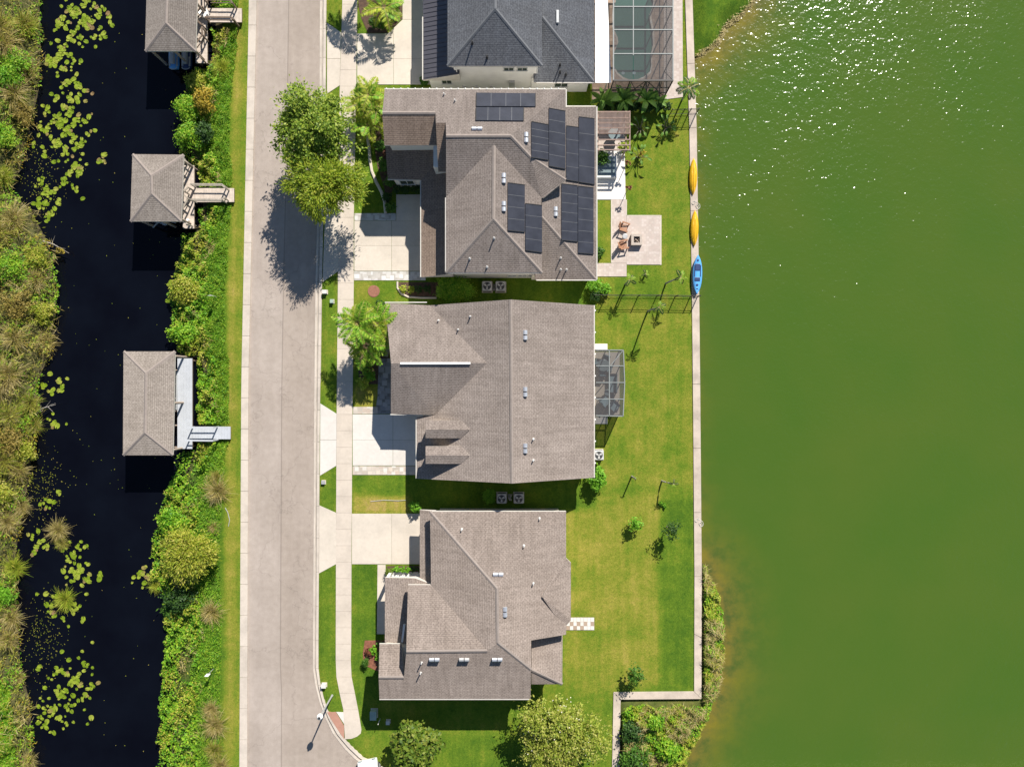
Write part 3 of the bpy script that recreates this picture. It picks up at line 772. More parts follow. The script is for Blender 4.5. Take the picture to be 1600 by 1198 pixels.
def box_vent(parent, px, py, z, horiz, mat=None):
    """two-hood metal ridge vent standing on the slope"""
    z=seat(parent,px,py,z)-.03; c=P(px,py,z); mb=MB(); L=.40; w=.34
    for s in (-1,1):
        o=c+(Vector((s*L/2*1.12,0,0)) if horiz else Vector((0,s*L/2*1.12,0)))
        a,b=((L/2*.96,w/2) if horiz else (w/2,L/2*.96))
        q=[]
        n=6
        for i in range(n+1):
            t=math.pi*i/n; q.append((math.cos(t),math.sin(t)))
        vs=[]
        for e in (-1,1):
            for (cx,sz) in q:
                vs.append(o+(Vector((e*a,cx*b,sz*.15+.08)) if horiz else Vector((cx*b,e*a,sz*.15+.08))))
        k=n+1; mb.add(vs,[(i,i+1,k+i+1,k+i) for i in range(n)]+[tuple(range(k)),tuple(range(2*k-1,k-1,-1))])
        mb.box(o.x-a*.9,o.x+a*.9,o.y-b*.9,o.y+b*.9,o.z-.35,o.z+.09)
    mb.build("roof_vent",mat or M['vent_metal'],parent)
def pipe(parent,px,py,z,h=.35,r=.055,mat=None):
    z=seat(parent,px,py,z); mb=MB(); c=P(px,py,z); mb.tube([c+Vector((0,0,-.3)),c+Vector((0,0,h))],r,8); mb.lathe(c+Vector((0,0,-.12)),[(.16,0),(.10,.14),(.06,.2)],8); mb.build("vent_pipe",mat or M['pipe'],parent)

# --- house A: dark grey roof, white walls, screened pool
hA=thing("house","white stucco two storey house with dark grey shingle roof beside screened pool","house",G(770,60))
VA=dict(sw=(699,103,5.6),se=(847,103,5.6),r=(773.5,13.5,7.65),rn=(773.5,-110,7.65),nw=(699.5,-110,5.6),ne=(847,-110,5.6))
roof("roof",VA,[['sw','se','r'],['sw','r','rn','nw'],['se','ne','rn','r']],5.42,[M['shingle_grey'],M['fascia']],hA)
caps(hA,M['cap_grey'],[('r','sw'),('r','se'),('r','rn')],VA)
VA2=dict(se=(929,129,2.9),sw=(834,129,2.9),k=(847,26,5.2),k2=(830,26,5.2),ne=(929,-110,2.9),nk=(847,-110,5.2))
roof("roof",VA2,[['se','sw','k2','k'],['se','k','nk','ne']],2.72,[M['shingle_grey'],M['fascia']],hA)
caps(hA,M['cap_grey'],[('k','se')],VA2)
VA3=dict(a=(661,-110,2.9),b=(661,125,2.9),c=(718,116,4.0),d=(718,-110,4.0))
roof("metal_roof",VA3,[['a','b','c','d']],2.72,[M['metal_roof'],M['fascia']],hA)
for i in range(30):
    y=122-i*7.2; mb=MB(); A_=P(662,y,2.925); k=(599-(y-0))/474.0
    B_=P(716,599-(599-y)*(1-2.9/H)/(1-3.98/H),3.99); mb.bar(A_,B_,.035,.05); mb.build("seam",M['metal_roof'],hA)
wallbox(hA,715,836,-110,140,5.5,M['stucco_white']); wallbox(hA,830,916,-110,143.6,2.8,M['stucco_white']); wallbox(hA,674.5,720,-110,138.8,2.8,M['stucco_white'])
for px in (795,816): 
    v=P(px,108,4.1); window(hA,None,(v.x,G(0,140).y,4.12),.78,.5,'s')
for px in (640+720/5.333*1.0+0,): pass
v=G(800,140); mb=MB(); mb.box(v.x-.25,v.x+.25,v.y-.22,v.y+.01,1.0,1.9); mb.build("meter_box",M['galv'],hA)
for gx in (725,745,768):
    v=G(gx,140); mb=MB(); mb.box(v.x-.12,v.x+.12,v.y-.12,v.y+.01,.5,.8); mb.build("wall_box",M['pipe'],hA)
v=G(680,138.8); window(hA,None,(v.x+1.2,v.y,1.6),.8,1.0,'s')
v=G(875,143.6); window(hA,None,(v.x,v.y,1.6),1.1,1.0,'s')
v=G(674.5,70); garage_door(hA,(v.x,v.y,0),4.9,2.2)
gutter(hA,(660.5,27,2.88),(660.5,125,2.88)); gutter(hA,(700,103.6,5.5),(847,103.6,5.5),M['fascia']); gutter(hA,(838,129.6,2.85),(929,129.6,2.85),M['fascia'])
mb=MB(); v=P(706,105,5.3); mb.tube([v,v+Vector((.3,.2,-.4)),v+Vector((.3,.25,-1.6))],.05,6); mb.build("downspout",M['white_trim'],hA)
mb=MB(); v=P(838,122,4.6); w2=G(837,139.2); mb.tube([(w2.x,w2.y-.14,5.3),(w2.x,w2.y-.14,3.5)],.05,6); mb.build("downspout",M['white_trim'],hA)
mb=MB(); mb.add([P(930,-110,3.05),P(930,129.5,3.05),P(955,129.5,2.85),P(949.5,0,2.85),P(948,-110,2.85)]+[P(930,-110,2.9),P(930,129.5,2.9),P(955,129.5,2.7),P(949.5,0,2.7),P(948,-110,2.7)],
   [(0,1,2,3,4),(9,8,7,6,5),(0,5,6,1),(1,6,7,2),(2,7,8,3),(3,8,9,4),(4,9,5,0)]); mb.build("patio_roof",M['white_roof'],hA)
for yy in (40,125): mb=MB(); v=P(952,yy,2.7); mb.box(v.x-.15,v.x-.05,v.y-.05+.1,v.y+.15,0,2.75); mb.build("post",M['white_trim'],hA)
for px,py,z in ((738,68,6.5),(761,90,5.95),(875,102,3.55),(884,117,3.2),(875,113,3.3)): pipe(hA,px,py,z,.42,.06,M['dark'])
mb=MB(); v=P(871,27,4.6); mb.box(v.x-.12,v.x+.12,v.y-.55,v.y+.55,v.z-.3,v.z+.14); mb.build("roof_vent",M['alu'],hA,bevel=.04)

# pool enclosure of house A
cage=thing("pool_enclosure","large dark framed screen enclosure over the kidney shaped pool","screen enclosure",G(990,70))
ZC=3.35
xsn=[958.5,990,1021,1051.5]; ysn=[-95,-62,-26,11,47,84.5,126]
def bar(parent,a,b,w=.07,mat=None,name="frame_bar"):
    mb=MB(); mb.bar(a,b,w,w); return mb.build(name,mat or M['bronze'],parent)
for y in ysn: bar(cage,P(xsn[0],y,ZC),P(xsn[-1],y,ZC),.09 if y!=126 else .13,M['cage_alu'] if y not in (126,) else M['bronze'])
bar(cage,P(989.5,-95,ZC+.001),P(989.5,87,ZC+.001),.08,M['cage_alu'])
for x in (958.5,1051.5): bar(cage,P(x,-95,ZC),P(x,126,ZC),.10,M['cage_alu'])
for y0,y1 in zip(ysn[:-1],ysn[1:]):
    for x0,x1 in ((958.5,989.5),(989.5,1051.5)):
        mb=MB(); mb.add([P(x0+.5,y0+.5,ZC),P(x0+.5,y1-.5,ZC),P(x1-.5,y1-.5,ZC),P(x1-.5,y0+.5,ZC)],[(0,1,2,3)]); mb.build("screen_panel",M['screen'],cage)
def gp(px,py,z): v=P(px,py,ZC); return Vector((v.x,v.y,z))
corn=[958.5,985,1010,1051.5]
for x in corn: bar(cage,gp(x,126,0),gp(x,126,ZC),.08)
for z in (.9,1.9): bar(cage,gp(958.5,126,z),gp(1051.5,126,z),.07)
for y in ysn: bar(cage,gp(1051.5,y,0),gp(1051.5,y,ZC),.08)
for z in (.9,): bar(cage,gp(1051.5,-95,z),gp(1051.5,126,z),.07)
for x0,x1 in zip(corn[:-1],corn[1:]):
    mb=MB(); mb.add([gp(x0,126,.05),gp(x1,126,.05),gp(x1,126,ZC),gp(x0,126,ZC)],[(0,1,2,3)]); mb.build("screen_panel",M['screen'],cage)
for y0,y1 in zip(ysn[:-1],ysn[1:]):
    mb=MB(); mb.add([gp(1051.5,y0,.05),gp(1051.5,y1,.05),gp(1051.5,y1,ZC),gp(1051.5,y0,ZC)],[(0,1,2,3)]); mb.build("screen_panel",M['screen'],cage)
bar(cage,gp(985,126,0),gp(1010,126,ZC),.05); bar(cage,gp(985,126,ZC),gp(1010,126,0),.05); bar(cage,gp(1051.5,84.5,0),gp(1051.5,126,ZC),.05); bar(cage,gp(1010,126,ZC),gp(1051.5,126,0),.05)

# --- house B: solar
hB=thing("house","tan shingle roofed two storey house carrying black solar panels on its slopes","house",G(770,310))
VB=dict(nw=(601,140,5.6),ne=(884,140,5.6),r3e=(798,212,7.96),r3w=(697,212,7.96),r2e=(696.6,192,7.32),r2w=(681,192,7.32),r1e=(680.4,176,6.8),r1w=(597.5,176,6.8),
  s1w=(600.5,227,5.62),s1e=(682.6,227,5.62),s2w=(684.7,268.6,5.6),s2e=(700,268.6,5.6),h=(829,245,7.15),ee=(884,281,5.6),et=(850,309,5.6),va=(846,309,5.6),
  ap=(772,227,7.62),vw=(697,308,5.6),rs=(771,342,7.62),sw=(697,426,5.6),se=(847,426,5.6))
roof("roof",VB,[['nw','ne','r3e','r3w','r2e','r2w','r1e','r1w'],['r1w','r1e','s1e','s1w'],['r2w','r2e','s2e','s2w'],['ne','ee','h','r3e'],['h','ee','et','va'],
   ['r3w','r3e','h','va','ap','vw'],['vw','ap','rs','sw'],['sw','rs','se'],['ap','va','se','rs']],5.42,[M['shingle_tan'],M['fascia'],M['shingle_brown']],hB,(1,2))
caps(hB,M['cap_tan'],[('r3w','r3e'),('r3e','h'),('ap','rs'),('rs','sw'),('rs','se'),('r1w','r1e'),('h','ee')],VB)
VB2=dict(ne=(932,167,2.9),se=(932,437,2.9),k=(847,339,5.3),k1=(847,300,5.3),k2=(868,281,4.7),nk=(868,167,4.7),sw=(836,437,2.9),wk=(834,420,3.2),wk2=(836,339,5.3))
roof("roof",VB2,[['ne','se','k','k1','k2','nk'],['se','sw','wk','wk2','k']],2.72,[M['shingle_tan'],M['fascia']],hB)
caps(hB,M['cap_tan'],[('k','se')],VB2)
VB3=dict(pw=(606,280,2.9),pe=(658,281.5,2.9),vv=(704,240,4.2),tn=(704,228,4.35),tw=(602,228,4.2),gs=(658,433,2.9),gk=(706,428,4.25))
roof("roof",VB3,[['pw','pe','vv','tn','tw'],['pe','gs','gk','vv']],2.72,[M['shingle_brown'],M['fascia']],hB)
wallbox(hB,625,692,188,258.5,5.5,M['stucco_tan']); wallbox(hB,688,716,188.6,291,5.5,M['stucco_tan']); wallbox(hB,713,836,189,434.4,5.5,M['stucco_tan']); wallbox(hB,830,869.5,189.4,302,5.5,M['stucco_tan'])
wallbox(hB,830,919,194.5,437.2,2.8,M['stucco_tan']); wallbox(hB,671.5,716,290,432.6,2.8,M['stucco_tan']); wallbox(hB,622,668,250,292.3,2.8,M['stucco_tan'])
for px in (800,816,831):
    v=P(px,432,1.4); window(hB,None,(v.x,G(0,434.4).y,1.5),.68,.62,'s')
v=G(671.5,384); garage_door(hB,(v.x,v.y,0),4.8,2.2)
for gy in (230,400): v=G(919,gy); window(hB,None,(v.x,v.y,1.5),1.6,1.2,'e')
v=G(640,292.3); window(hB,None,(v.x,v.y,1.5),1.2,1.1,'s')
gutter(hB,(601,139.4,5.52),(884,139.4,5.52)); gutter(hB,(932.6,167,2.85),(932.6,437,2.85)); gutter(hB,(884,166.4,2.9),(931,166.4,2.9)); gutter(hB,(697,426.7,5.5),(847,426.7,5.5)); gutter(hB,(838,437.7,2.85),(932,437.7,2.85))
gutter(hB,(657.4,283,2.88),(657.4,433,2.88)); gutter(hB,(606,280.6,2.85),(657,281,2.85)); gutter(hB,(884.6,140,5.5),(884.6,168,5.5)); gutter(hB,(696.3,309,5.5),(696.3,426,5.5),M['fascia'])
for k in range(26):
    px=604+k*11.2
    if px<882: mb=MB(); v=P(px,138.8,5.6); mb.box(v.x-.035,v.x+.035,v.y-.05,v.y+.07,v.z-.05,v.z+.04); mb.build("gutter_clip",M['white_trim'],hB)
for px,py,z,hz in ((745.5,202,7.55,True),(822,215.5,7.2,False),(787,279,7.25,False),(787,323,7.25,False),(868,331,4.7,False)): box_vent(hB,px,py,z+.03,hz)
for px,py,z in ((694,148,5.9),(711,158,6.2),(734,404,6.1),(761,417,5.8),(772,372,6.9),(876,421,3.3),(885,421,3.3),(876,403,3.7)): pipe(hB,px,py,z)

# solar mats
def plane_of(pts):
    a,b,c=[P(*q) for q in pts]; n=(b-a).cross(c-a).normalized(); 
    return (a,n if n.z>0 else -n)
def onplane(px,py,pl,off=.06):
    o=Vector((0,0,H)); d=(P(px,py,0)-o); a,n=pl; a=a+n*off
    t=(a-o).dot(n)/d.dot(n); return o+d*t
PN=plane_of([VB['nw'],VB['ne'],VB['r3e']]); PE=plane_of([VB['ne'],VB['ee'],VB['r3e']]); PEm=plane_of([VB['va'],VB['se'],VB['rs']]); PL=plane_of([VB2['ne'],VB2['se'],VB2['k']])
def solar(label, rects, pl, horiz=False, nseg=5):
    c=onplane(*rects[0][0],pl); t=thing("solar_array",label,"solar panel",c,group="solar mats on the tan roof")
    for quad in rects:
        q=[onplane(x,y,pl,.10) for x,y in quad]; lo=[onplane(x,y,pl,.03) for x,y in quad]
        mb=MB(); mb.add(q+lo,[(0,1,2,3),(7,6,5,4),(0,4,5,1),(1,5,6,2),(2,6,7,3),(3,7,4,0)]); o=mb.build("solar_panel",M['solar'],t)
        ul=o.data.uv_layers.new(name="UVMap")
        if o.data.polygons[0].normal.z<0: o.data.flip_normals()
        for lo_ in o.data.loops:
            v=o.data.vertices[lo_.vertex_index].co; ul.data[lo_.index].uv=((v.x,v.y) if not horiz else (v.y,v.x))
        # header pipes at both ends and hold-down straps
        e=((0,1),(3,2)) 
        for a,b in e:
            mb=MB(); mb.tube([q[a],q[b]],.035,6); mb.build("header_pipe",M['dark'],t)
        for k in range(1,nseg):
            f=k/nseg; a=q[0].lerp(q[3],f); b=q[1].lerp(q[2],f); mb=MB(); mb.bar(a,b,.045,.02); mb.build("strap",M['strap'],t)
    return t
def rc(x0,y0,x1,y1,dx=0): return [(x0,y0),(x1,y0),(x1+dx,y1),(x0+dx,y1)]
def vq(x0,x1,yl,yr,bl,br): return [(x0,yl),(x1,yr),(x1,br),(x0,bl)]
solar("pair of wide black solar mats side by side below the north gutter",[[(744.5,145),(744.2,166),(836.5,166.3),(836.5,145.8)],[(744,167.6),(743.5,188),(818,188.6),(818.2,168)]],PN,True,4)
solar("two staggered black solar mats, lower edges stepped, next to the double roof vent",[vq(830.5,857,190,195,246,250),vq(857.8,883.5,169,173.5,259.5,264)],PE,False,5)
solar("short grey faced solar mat and long mat beside the pergola",[vq(884.8,904,196.5,199,281,284),vq(904.6,929,182.5,185.5,284.5,288)],PL,False,4)
solar("two long black solar mats ending in a step beside the narrow lawn",[vq(877.5,902.5,287,290,375,377.5),vq(903.3,927.5,290.5,293.5,395,397)],PL,False,6)
solar("two staggered black solar mats on the upper east slope by two vents",[vq(793.5,820,285.5,289,360,362.5),vq(821,847,318,321,391,394.5)],PEm,False,4)

# --- house C
hC=thing("house","tan roofed house with long straight ridge and two small dormers over its drive","house",G(780,612))
VC=dict(rn=(798,468,6.7),rs=(800,755,6.6),se=(928,746,2.9),ne=(928,477,2.9),sw=(651,747.5,2.62),wv=(651,652,2.62),vs=(680.6,648,3.1),j=(761,567,5.55),vn=(671.5,477,3.1),
   wr=(611,567.7,5.5),wn=(602,473,2.9),ws=(610.7,646.8,2.9))
roof("roof",VC,[['rn','ne','se','rs'],['rn','rs','sw','wv','vs','j','vn'],['wr','j','vn','wn'],['wr','ws','vs','j']],2.5,[M['shingle_tan'],M['fascia']],hC)
caps(hC,M['cap_tan'],[('rn','rs')],VC)
A_=P(625.5,567.5,5.515); B_=P(735,567.3,5.55); mb=MB(); mb.bar(A_,B_,.17,.05); mb.build("ridge_vent",M['white_roof'],hC)
for yc in (671,711):
    d=yc-671
    VD=dict(a=(665,yc,4.95),b=(733.6,yc+.5,4.95),n1=(665,yc-14,4.55),n2=(722,yc-14,4.55),s1=(665,yc+13.5,4.55),s2=(721,yc+13.5,4.55))
    dm=roof("dormer",VD,[['a','b','n2','n1'],['a','s1','s2','b']],4.42,[M['shingle_tan'],M['fascia']],hC)
    w0=P(668.5,yc-12,4.5); w1=P(724,yc+11.5,4.5); mb=MB(); mb.box(w0.x,w1.x-1.0,w1.y,w0.y,2.7,4.43); mb.build("dormer_wall",M['stucco_cream'],hC)
wallbox(hC,666,915,490,732,2.45,M['stucco_cream']); wallbox(hC,622,690,486,637,2.45,M['stucco_cream'])
gutter(hC,(601.5,472.4,2.86),(667,472.4,2.86)); gutter(hC,(610,647.4,2.86),(676,648,2.86)); gutter(hC,(650.4,655,2.55),(650.4,747,2.55)); gutter(hC,(928.6,477,2.82),(928.6,746,2.82),M['fascia'])
v=G(666,690); garage_door(hC,(v.x,v.y,0),4.8,2.15)
for gy in (520,): v=G(622,gy); window(hC,None,(v.x,v.y,1.4),1.6,1.3,'w')
v=G(915,690); window(hC,None,(v.x,v.y,1.4),1.6,1.2,'e')
for py in (523.5,612,700): box_vent(hC,820.5,py,6.02,False)
for px,py,z in ((685,501,3.75),(716,515,4.6),(735,494.5,4.8),(833,686,5.75),(833,719,5.75)): pipe(hC,px,py,z)
# front entry trim
mb=MB(); mb.bar(P(611,525,2.4),P(603,557,2.4),.3,.12); mb.build("entry_canopy",M['wood_rail'],hC)
for k in range(8):
    mb=MB(); v=P(929.8,485+k*34,2.8); mb.box(v.x-.05,v.x+.06,v.y-.06,v.y+.06,v.z-.02,v.z+.06); mb.build("gutter_clip",M['white_trim'],hC)

# screened lanai of house C
lan=thing("screen_porch","small grey framed screen porch with patio furniture inside, against the eave","screen enclosure",G(950,600))
pave("lanai_floor",[(917,550),(968,550),(968,650),(917,650)],M['conc'],.05)
ZL=2.55
top=[(931,546.5),(974,547),(976,598),(973.5,650),(931,649)]
for a,b in zip(top[:-1],top[1:]): bar(lan,P(*a,ZL),P(*b,ZL),.09,M['cage_alu'])
bar(lan,P(952,546.8,ZL),P(952,649.5,ZL),.09,M['cage_alu'])
edx={571.5:974.9,597.5:976,623.5:974.8}
for y,xr in edx.items(): bar(lan,P(931,y,ZL),P(xr,y,ZL),.08,M['cage_alu'])
bar(lan,P(953,572,ZL),P(973,548,ZL),.06,M['cage_alu'])
rows=[(546.8,974),(571.5,974.9),(597.5,976),(623.5,974.8),(649.5,973.5)]
for (y0,x0),(y1,x1) in zip(rows[:-1],rows[1:]):
    for q in ([(931,y0),(931,y1),(952,y1),(952,y0)],[(952,y0),(952,y1),(x1,y1),(x0,y0)]):
        mb=MB(); mb.add([P(a,b,ZL-.01) for a,b in q],[(0,1,2,3)]); mb.build("screen_panel",M['screen'],lan)
for a in top[:4]+[(974.9,571.5),(974.8,623.5),(952,547),(952,649.5)]:
    v=P(*a,ZL); bar(lan,(v.x,v.y,0),(v.x,v.y,ZL),.07,M['cage_alu'])
for a,b in zip(top[:-1],top[1:]):
    u=P(*a,ZL); w=P(*b,ZL); mb=MB(); mb.add([(u.x,u.y,.05),(w.x,w.y,.05),(w.x,w.y,ZL),(u.x,u.y,ZL)],[(0,1,2,3)]); mb.build("screen_panel",M['screen'],lan)
def lounge(name,label,cat,px,py,rz,w,d,col,group=None):
    t=thing(name,label,cat,G(px,py,.05),rz,group); mb=MB(); mb.box(-w/2,w/2,-d/2,d/2,.28,.42); mb.build("seat",col,t,local=True,bevel=.03)
    mb=MB(); mb.box(-w/2,w/2,d/2-.1,d/2,.3,.85); mb.build("backrest",M['teal_cushion'],t,local=True,bevel=.03)
    for s in (-1,1):
        mb=MB(); mb.box(s*w/2-.05,s*w/2+.05,-d/2,d/2,.5,.56); mb.build("armrest",M['bronze'],t,local=True)
        for e in (-1,1): mb=MB(); mb.box(s*w/2-.03,s*w/2+.03,e*d/2-.03,e*d/2+.03,0,.52); mb.build("leg",M['bronze'],t,local=True)
    return t
def table(name,label,px,py,r,z0=.05,h=.72,top=None):
    t=thing(name,label,"table",G(px,py,z0)); mb=MB(); mb.lathe((0,0,h),[(r,-.03),(r,0),(r-.03,.012)],20); mb.build("table_top",top or M['glass_top'],t,local=True)
    for k in range(4):
        a=k*math.pi/2+.4; mb=MB(); mb.tube([(r*.75*math.cos(a),r*.75*math.sin(a),0),(r*.55*math.cos(a),r*.55*math.sin(a),h-.03)],.025,6); mb.build("leg",M['bronze'],t,local=True)
    return t
table("patio_table","round glass patio table inside the screen porch",941,571,.55)
gr="dining chairs inside the screen porch"
for k,(x,y,a) in enumerate(((933,566,1.4),(949,577,-1.7),(940,583,3.1),(946,560,-.3))): lounge("patio_chair","dark patio chair with teal cushion around the porch table","chair",x,y,a,.55,.55,M['cushion'],gr)
lounge("patio_sofa","long teal cushioned patio sofa in the middle of the screen porch","sofa",956,599,-1.57,1.7,.75,M['cushion'])
lounge("patio_armchair","teal cushioned armchair near the south end of the porch, beside small table","chair",944,627,2.3,.85,.8,M['cushion']); lounge("patio_armchair","teal cushioned armchair in the south east corner of the screen porch","chair",958,634,.8,.85,.8,M['cushion'])
table("side_table","low round side table between the porch armchairs",948,613,.3,.05,.5)
st=tag((lambda b:(b.prism([G(925,537),G(949,537),G(949,548),G(925,548)],-.1,.06),b)[1])(MB()).build("door_step",M['white_slab']),"white concrete door step at north end of the screen porch","step")
st=tag((lambda b:(b.prism([G(925,651),G(949,651),G(949,662),G(925,662)],-.1,.06),b)[1])(MB()).build("door_step",M['conc_pale']),"shaded concrete door step at south end of the screen porch","step")

# --- house D
dz=1.2
hD=thing("house","tan hip roofed house with three vents in a row above its south eave","house",G(760,930))
def Z(v): return (v[0],v[1],v[2]+dz)
VDm={k:Z(v) for k,v in dict(ne=(884.5,799,2.9),nw=(672,799,2.9),r1=(776.3,919,5.85),r2=(777.6,1004,5.85),j=(761.6,1016.4,5.48),w1=(673.5,913.5,3.0),wl=(634.8,1017.7,5.48),wn=(637.4,913.5,3.0),
   gl=(591.6,1057.8,4.09),gr=(631,1057.8,4.09),sl=(592.8,1091,2.9),sr=(829,1091,2.9),g1=(592.8,1005.7,2.9),g2=(627,1005.7,2.9),h=(829.7,1045.8,4.45),e1=(884.5,991,2.9),e2=(830,1000,4.45)).items()}
roof("roof",VDm,[['nw','ne','r1'],['nw','r1','r2','j','w1'],['ne','e1','e2','h','r2','r1'],['r2','h','sr','sl','gl','gr','wl','j'],['w1','j','wl','wn'],['gl','gr','g2','g1']],2.72+dz,[M['shingle_taupe'],M['fascia']],hD)
caps(hD,M['cap_tan'],[('nw','r1'),('r1','r2'),('r2','h'),('wl','j'),('gl','gr')],VDm)
VB_=dict(a=(892,879,2.9+dz),b=(892,969,2.9+dz),c=(847,932,4.22+dz),d=(881,981,2.86+dz),e=(881,868,2.86+dz))
roof("roof",VB_,[['a','b','c'],['c','b','d'],['c','e','a']],2.7+dz,[M['shingle_taupe'],M['fascia']],hD)
VLn=dict(a=(830.4,1000.5,4.35),b=(879,992,3.25),c=(878.6,1068.5,3.25),d=(830.4,1068.5,3.27),h=(830.4,1046,4.35))
roof("roof",VLn,[['a','b','c','h'],['h','c','d']],3.1,[M['shingle_taupe'],M['fascia']],hD); caps(hD,M['cap_tan'],[('h','c')],VLn)
VLt=dict(a=(656,796,2.7),b=(680,799,3.3),c=(680,911,3.3),d=(656,911,2.7)); roof("roof",VLt,[['a','b','c','d']],2.55,[M['shingle_taupe'],M['fascia']],hD)
VPo=dict(a=(601.4,902,2.75),b=(648,903,3.2),c=(676,913,3.4),e=(642,1007,3.3),f=(601.4,1004,2.75)); roof("roof",VPo,[['a','b','c','e','f']],2.6,[M['shingle_taupe'],M['fascia']],hD)
wallbox(hD,688,872,794,962,3.9,M['stucco_cream']); wallbox(hD,680,820,900,1052,3.9,M['stucco_cream']); wallbox(hD,655,822,899,1052.6,3.9,M['stucco_cream']); wallbox(hD,613,700,985,1052.3,3.9,M['stucco_cream'])
wallbox(hD,815,866,955,1034,3.0,M['stucco_cream']); wallbox(hD,672,692,797,900,2.6,M['stucco_cream']); wallbox(hD,860,880,866,945,3.9,M['stucco_cream'])
for x,y in ((606,893),(606,985)): mb=MB(); v=G(x+6,y); mb.box(v.x-.12,v.x+.12,v.y-.12,v.y+.12,0,2.62); mb.build("post",M['white_trim'],hD)
v=G(672,842); garage_door(hD,(v.x,v.y,0),4.8,2.15)
for gx in (650,720,780): v=G(gx,1052.6); window(hD,None,(v.x,v.y-.01,1.7),1.3,1.2,'s')
for gx in (720,780,840): v=G(gx,794); window(hD,None,(v.x,v.y,1.8),1.0,1.0,'n')
for gy in (820,): v=G(872,gy); window(hD,None,(v.x,v.y,1.7),1.4,1.3,'e')
for px,py,hz in ((778.5,897,True),(679,1029.5,True),(725.5,1029.5,True),(777,1029.5,True),(789,955,False)):
    z={897:5.3,1029.5:5.25,955:5.6}[py]+dz; box_vent(hD,px,py,z+.02,hz,M['galv'] if px==725.5 else None)
for px,py,z in ((721.5,827,3.7),(843,810,3.35),(818.5,852.5,4.35),(659,1034,5.0),(657.5,1050,4.6),(833,911,4.6)): pipe(hD,px,py,z+dz)
gutter(hD,(593,1091.6,2.82+dz),(829,1091.6,2.82+dz),M['fascia']); gutter(hD,(672,798.4,2.82+dz),(884,798.4,2.82+dz)); gutter(hD,(593,1005.2,2.84+dz),(625,1005.2,2.84+dz))
mb=MB(); mb.bar(P(632,975,3.6),P(628.5,1002,3.6),.16,.3); mb.build("downspout",M['white_trim'],hD)

# checker path
ck=struct("checker_path",(lambda b:(b.prism([G(884,964),G(928.5,964),G(928.5,984),G(884,984)],-.1,.02),b)[1])(MB()),M['gutter'])
k=0
for r in range(3):
    for c_ in range(8):
        x0=885+c_*5.4; y0=964.5+r*6.4
        dark=(r==1 and c_%2==1) or (r==2 and c_%2==0 and c_<6)
        mb=MB(); mb.prism([G(x0+.2,y0+.2),G(x0+5.2,y0+.2),G(x0+5.2,y0+6.2),G(x0+.2,y0+6.2)],-.05,.045); mb.build("tile",M['tile_brown'] if dark else M['tile_white'],ck)

# AC units -----------------------------------------------------------
def ac(label,px,py,z=0.0):
    t=thing("air_conditioner",label,"air conditioner",G(px,py),group="outdoor cooling units"); s=.44
    mb=MB(); mb.box(-s-.06,s+.06,-s-.06,s+.06,-.02,.08); mb.build("pad",M['conc'],t,local=True)
    mb=MB(); mb.box(-s,s,-s,s,.08,.86); mb.build("casing",M['ac_white'],t,local=True,bevel=.06)
    mb=MB(); mb.lathe((0,0,.862),[(.35,0),(.35,.02),(.30,.025)],20); f=mb.build("fan_grille",M['ac_grill'],t,local=True)
    for k in range(3):
        a=k*2*math.pi/3+.5; mb=MB(); mb.add([(math.cos(a-.30)*.31,math.sin(a-.30)*.31,.895),(math.cos(a+.30)*.31,math.sin(a+.30)*.31,.905),(math.cos(a+1.2)*.06,math.sin(a+1.2)*.06,.90),(math.cos(a-.6)*.06,math.sin(a-.6)*.06,.895)],[(0,1,2,3)]); mb.build("fan_blade",M['ac_white'],f,local=True)
    for side in range(4):
        mb=MB()
        for k in range(7):
            z0=.16+k*.09; e=s+.003
            if side<2: sg=1 if side else -1; mb.box(-s+.07,s-.07,sg*e-.006,sg*e+.006,z0,z0+.045)
            else: sg=1 if side==2 else -1; mb.box(sg*e-.006,sg*e+.006,-s+.07,s-.07,z0,z0+.045)
        mb.build("louvre",M['ac_grill'],t,local=True)
ac("white cooling unit beside the big round bush, between the solar house and its neighbour",761.5,449)
ac("white cooling unit one place further from the big round bush",782.5,449)
ac("white cooling unit next to the clipped square bush between two tan houses",784,776.5); ac("white cooling unit beyond its twin, away from the square bush",810.5,776.5); ac("single white cooling unit at the eave by the lime green bush",934,709.5)
for px,py in ((771.5,449),(797.3,776.5)):
    mb=MB(); a=G(px-4,py-5); b=G(px+4,py+5)
    for k in range(4): mb.tube([G(px-3+2*k,py-5,.05),G(px-3+1.2*k,py,.35),G(px-1+k,py+5,.1)],.03,5)
    tag(mb.build("refrigerant_pipes",M['pipe']),"tangle of pipes on the ground between two cooling units","pipes","pipework between paired cooling units")


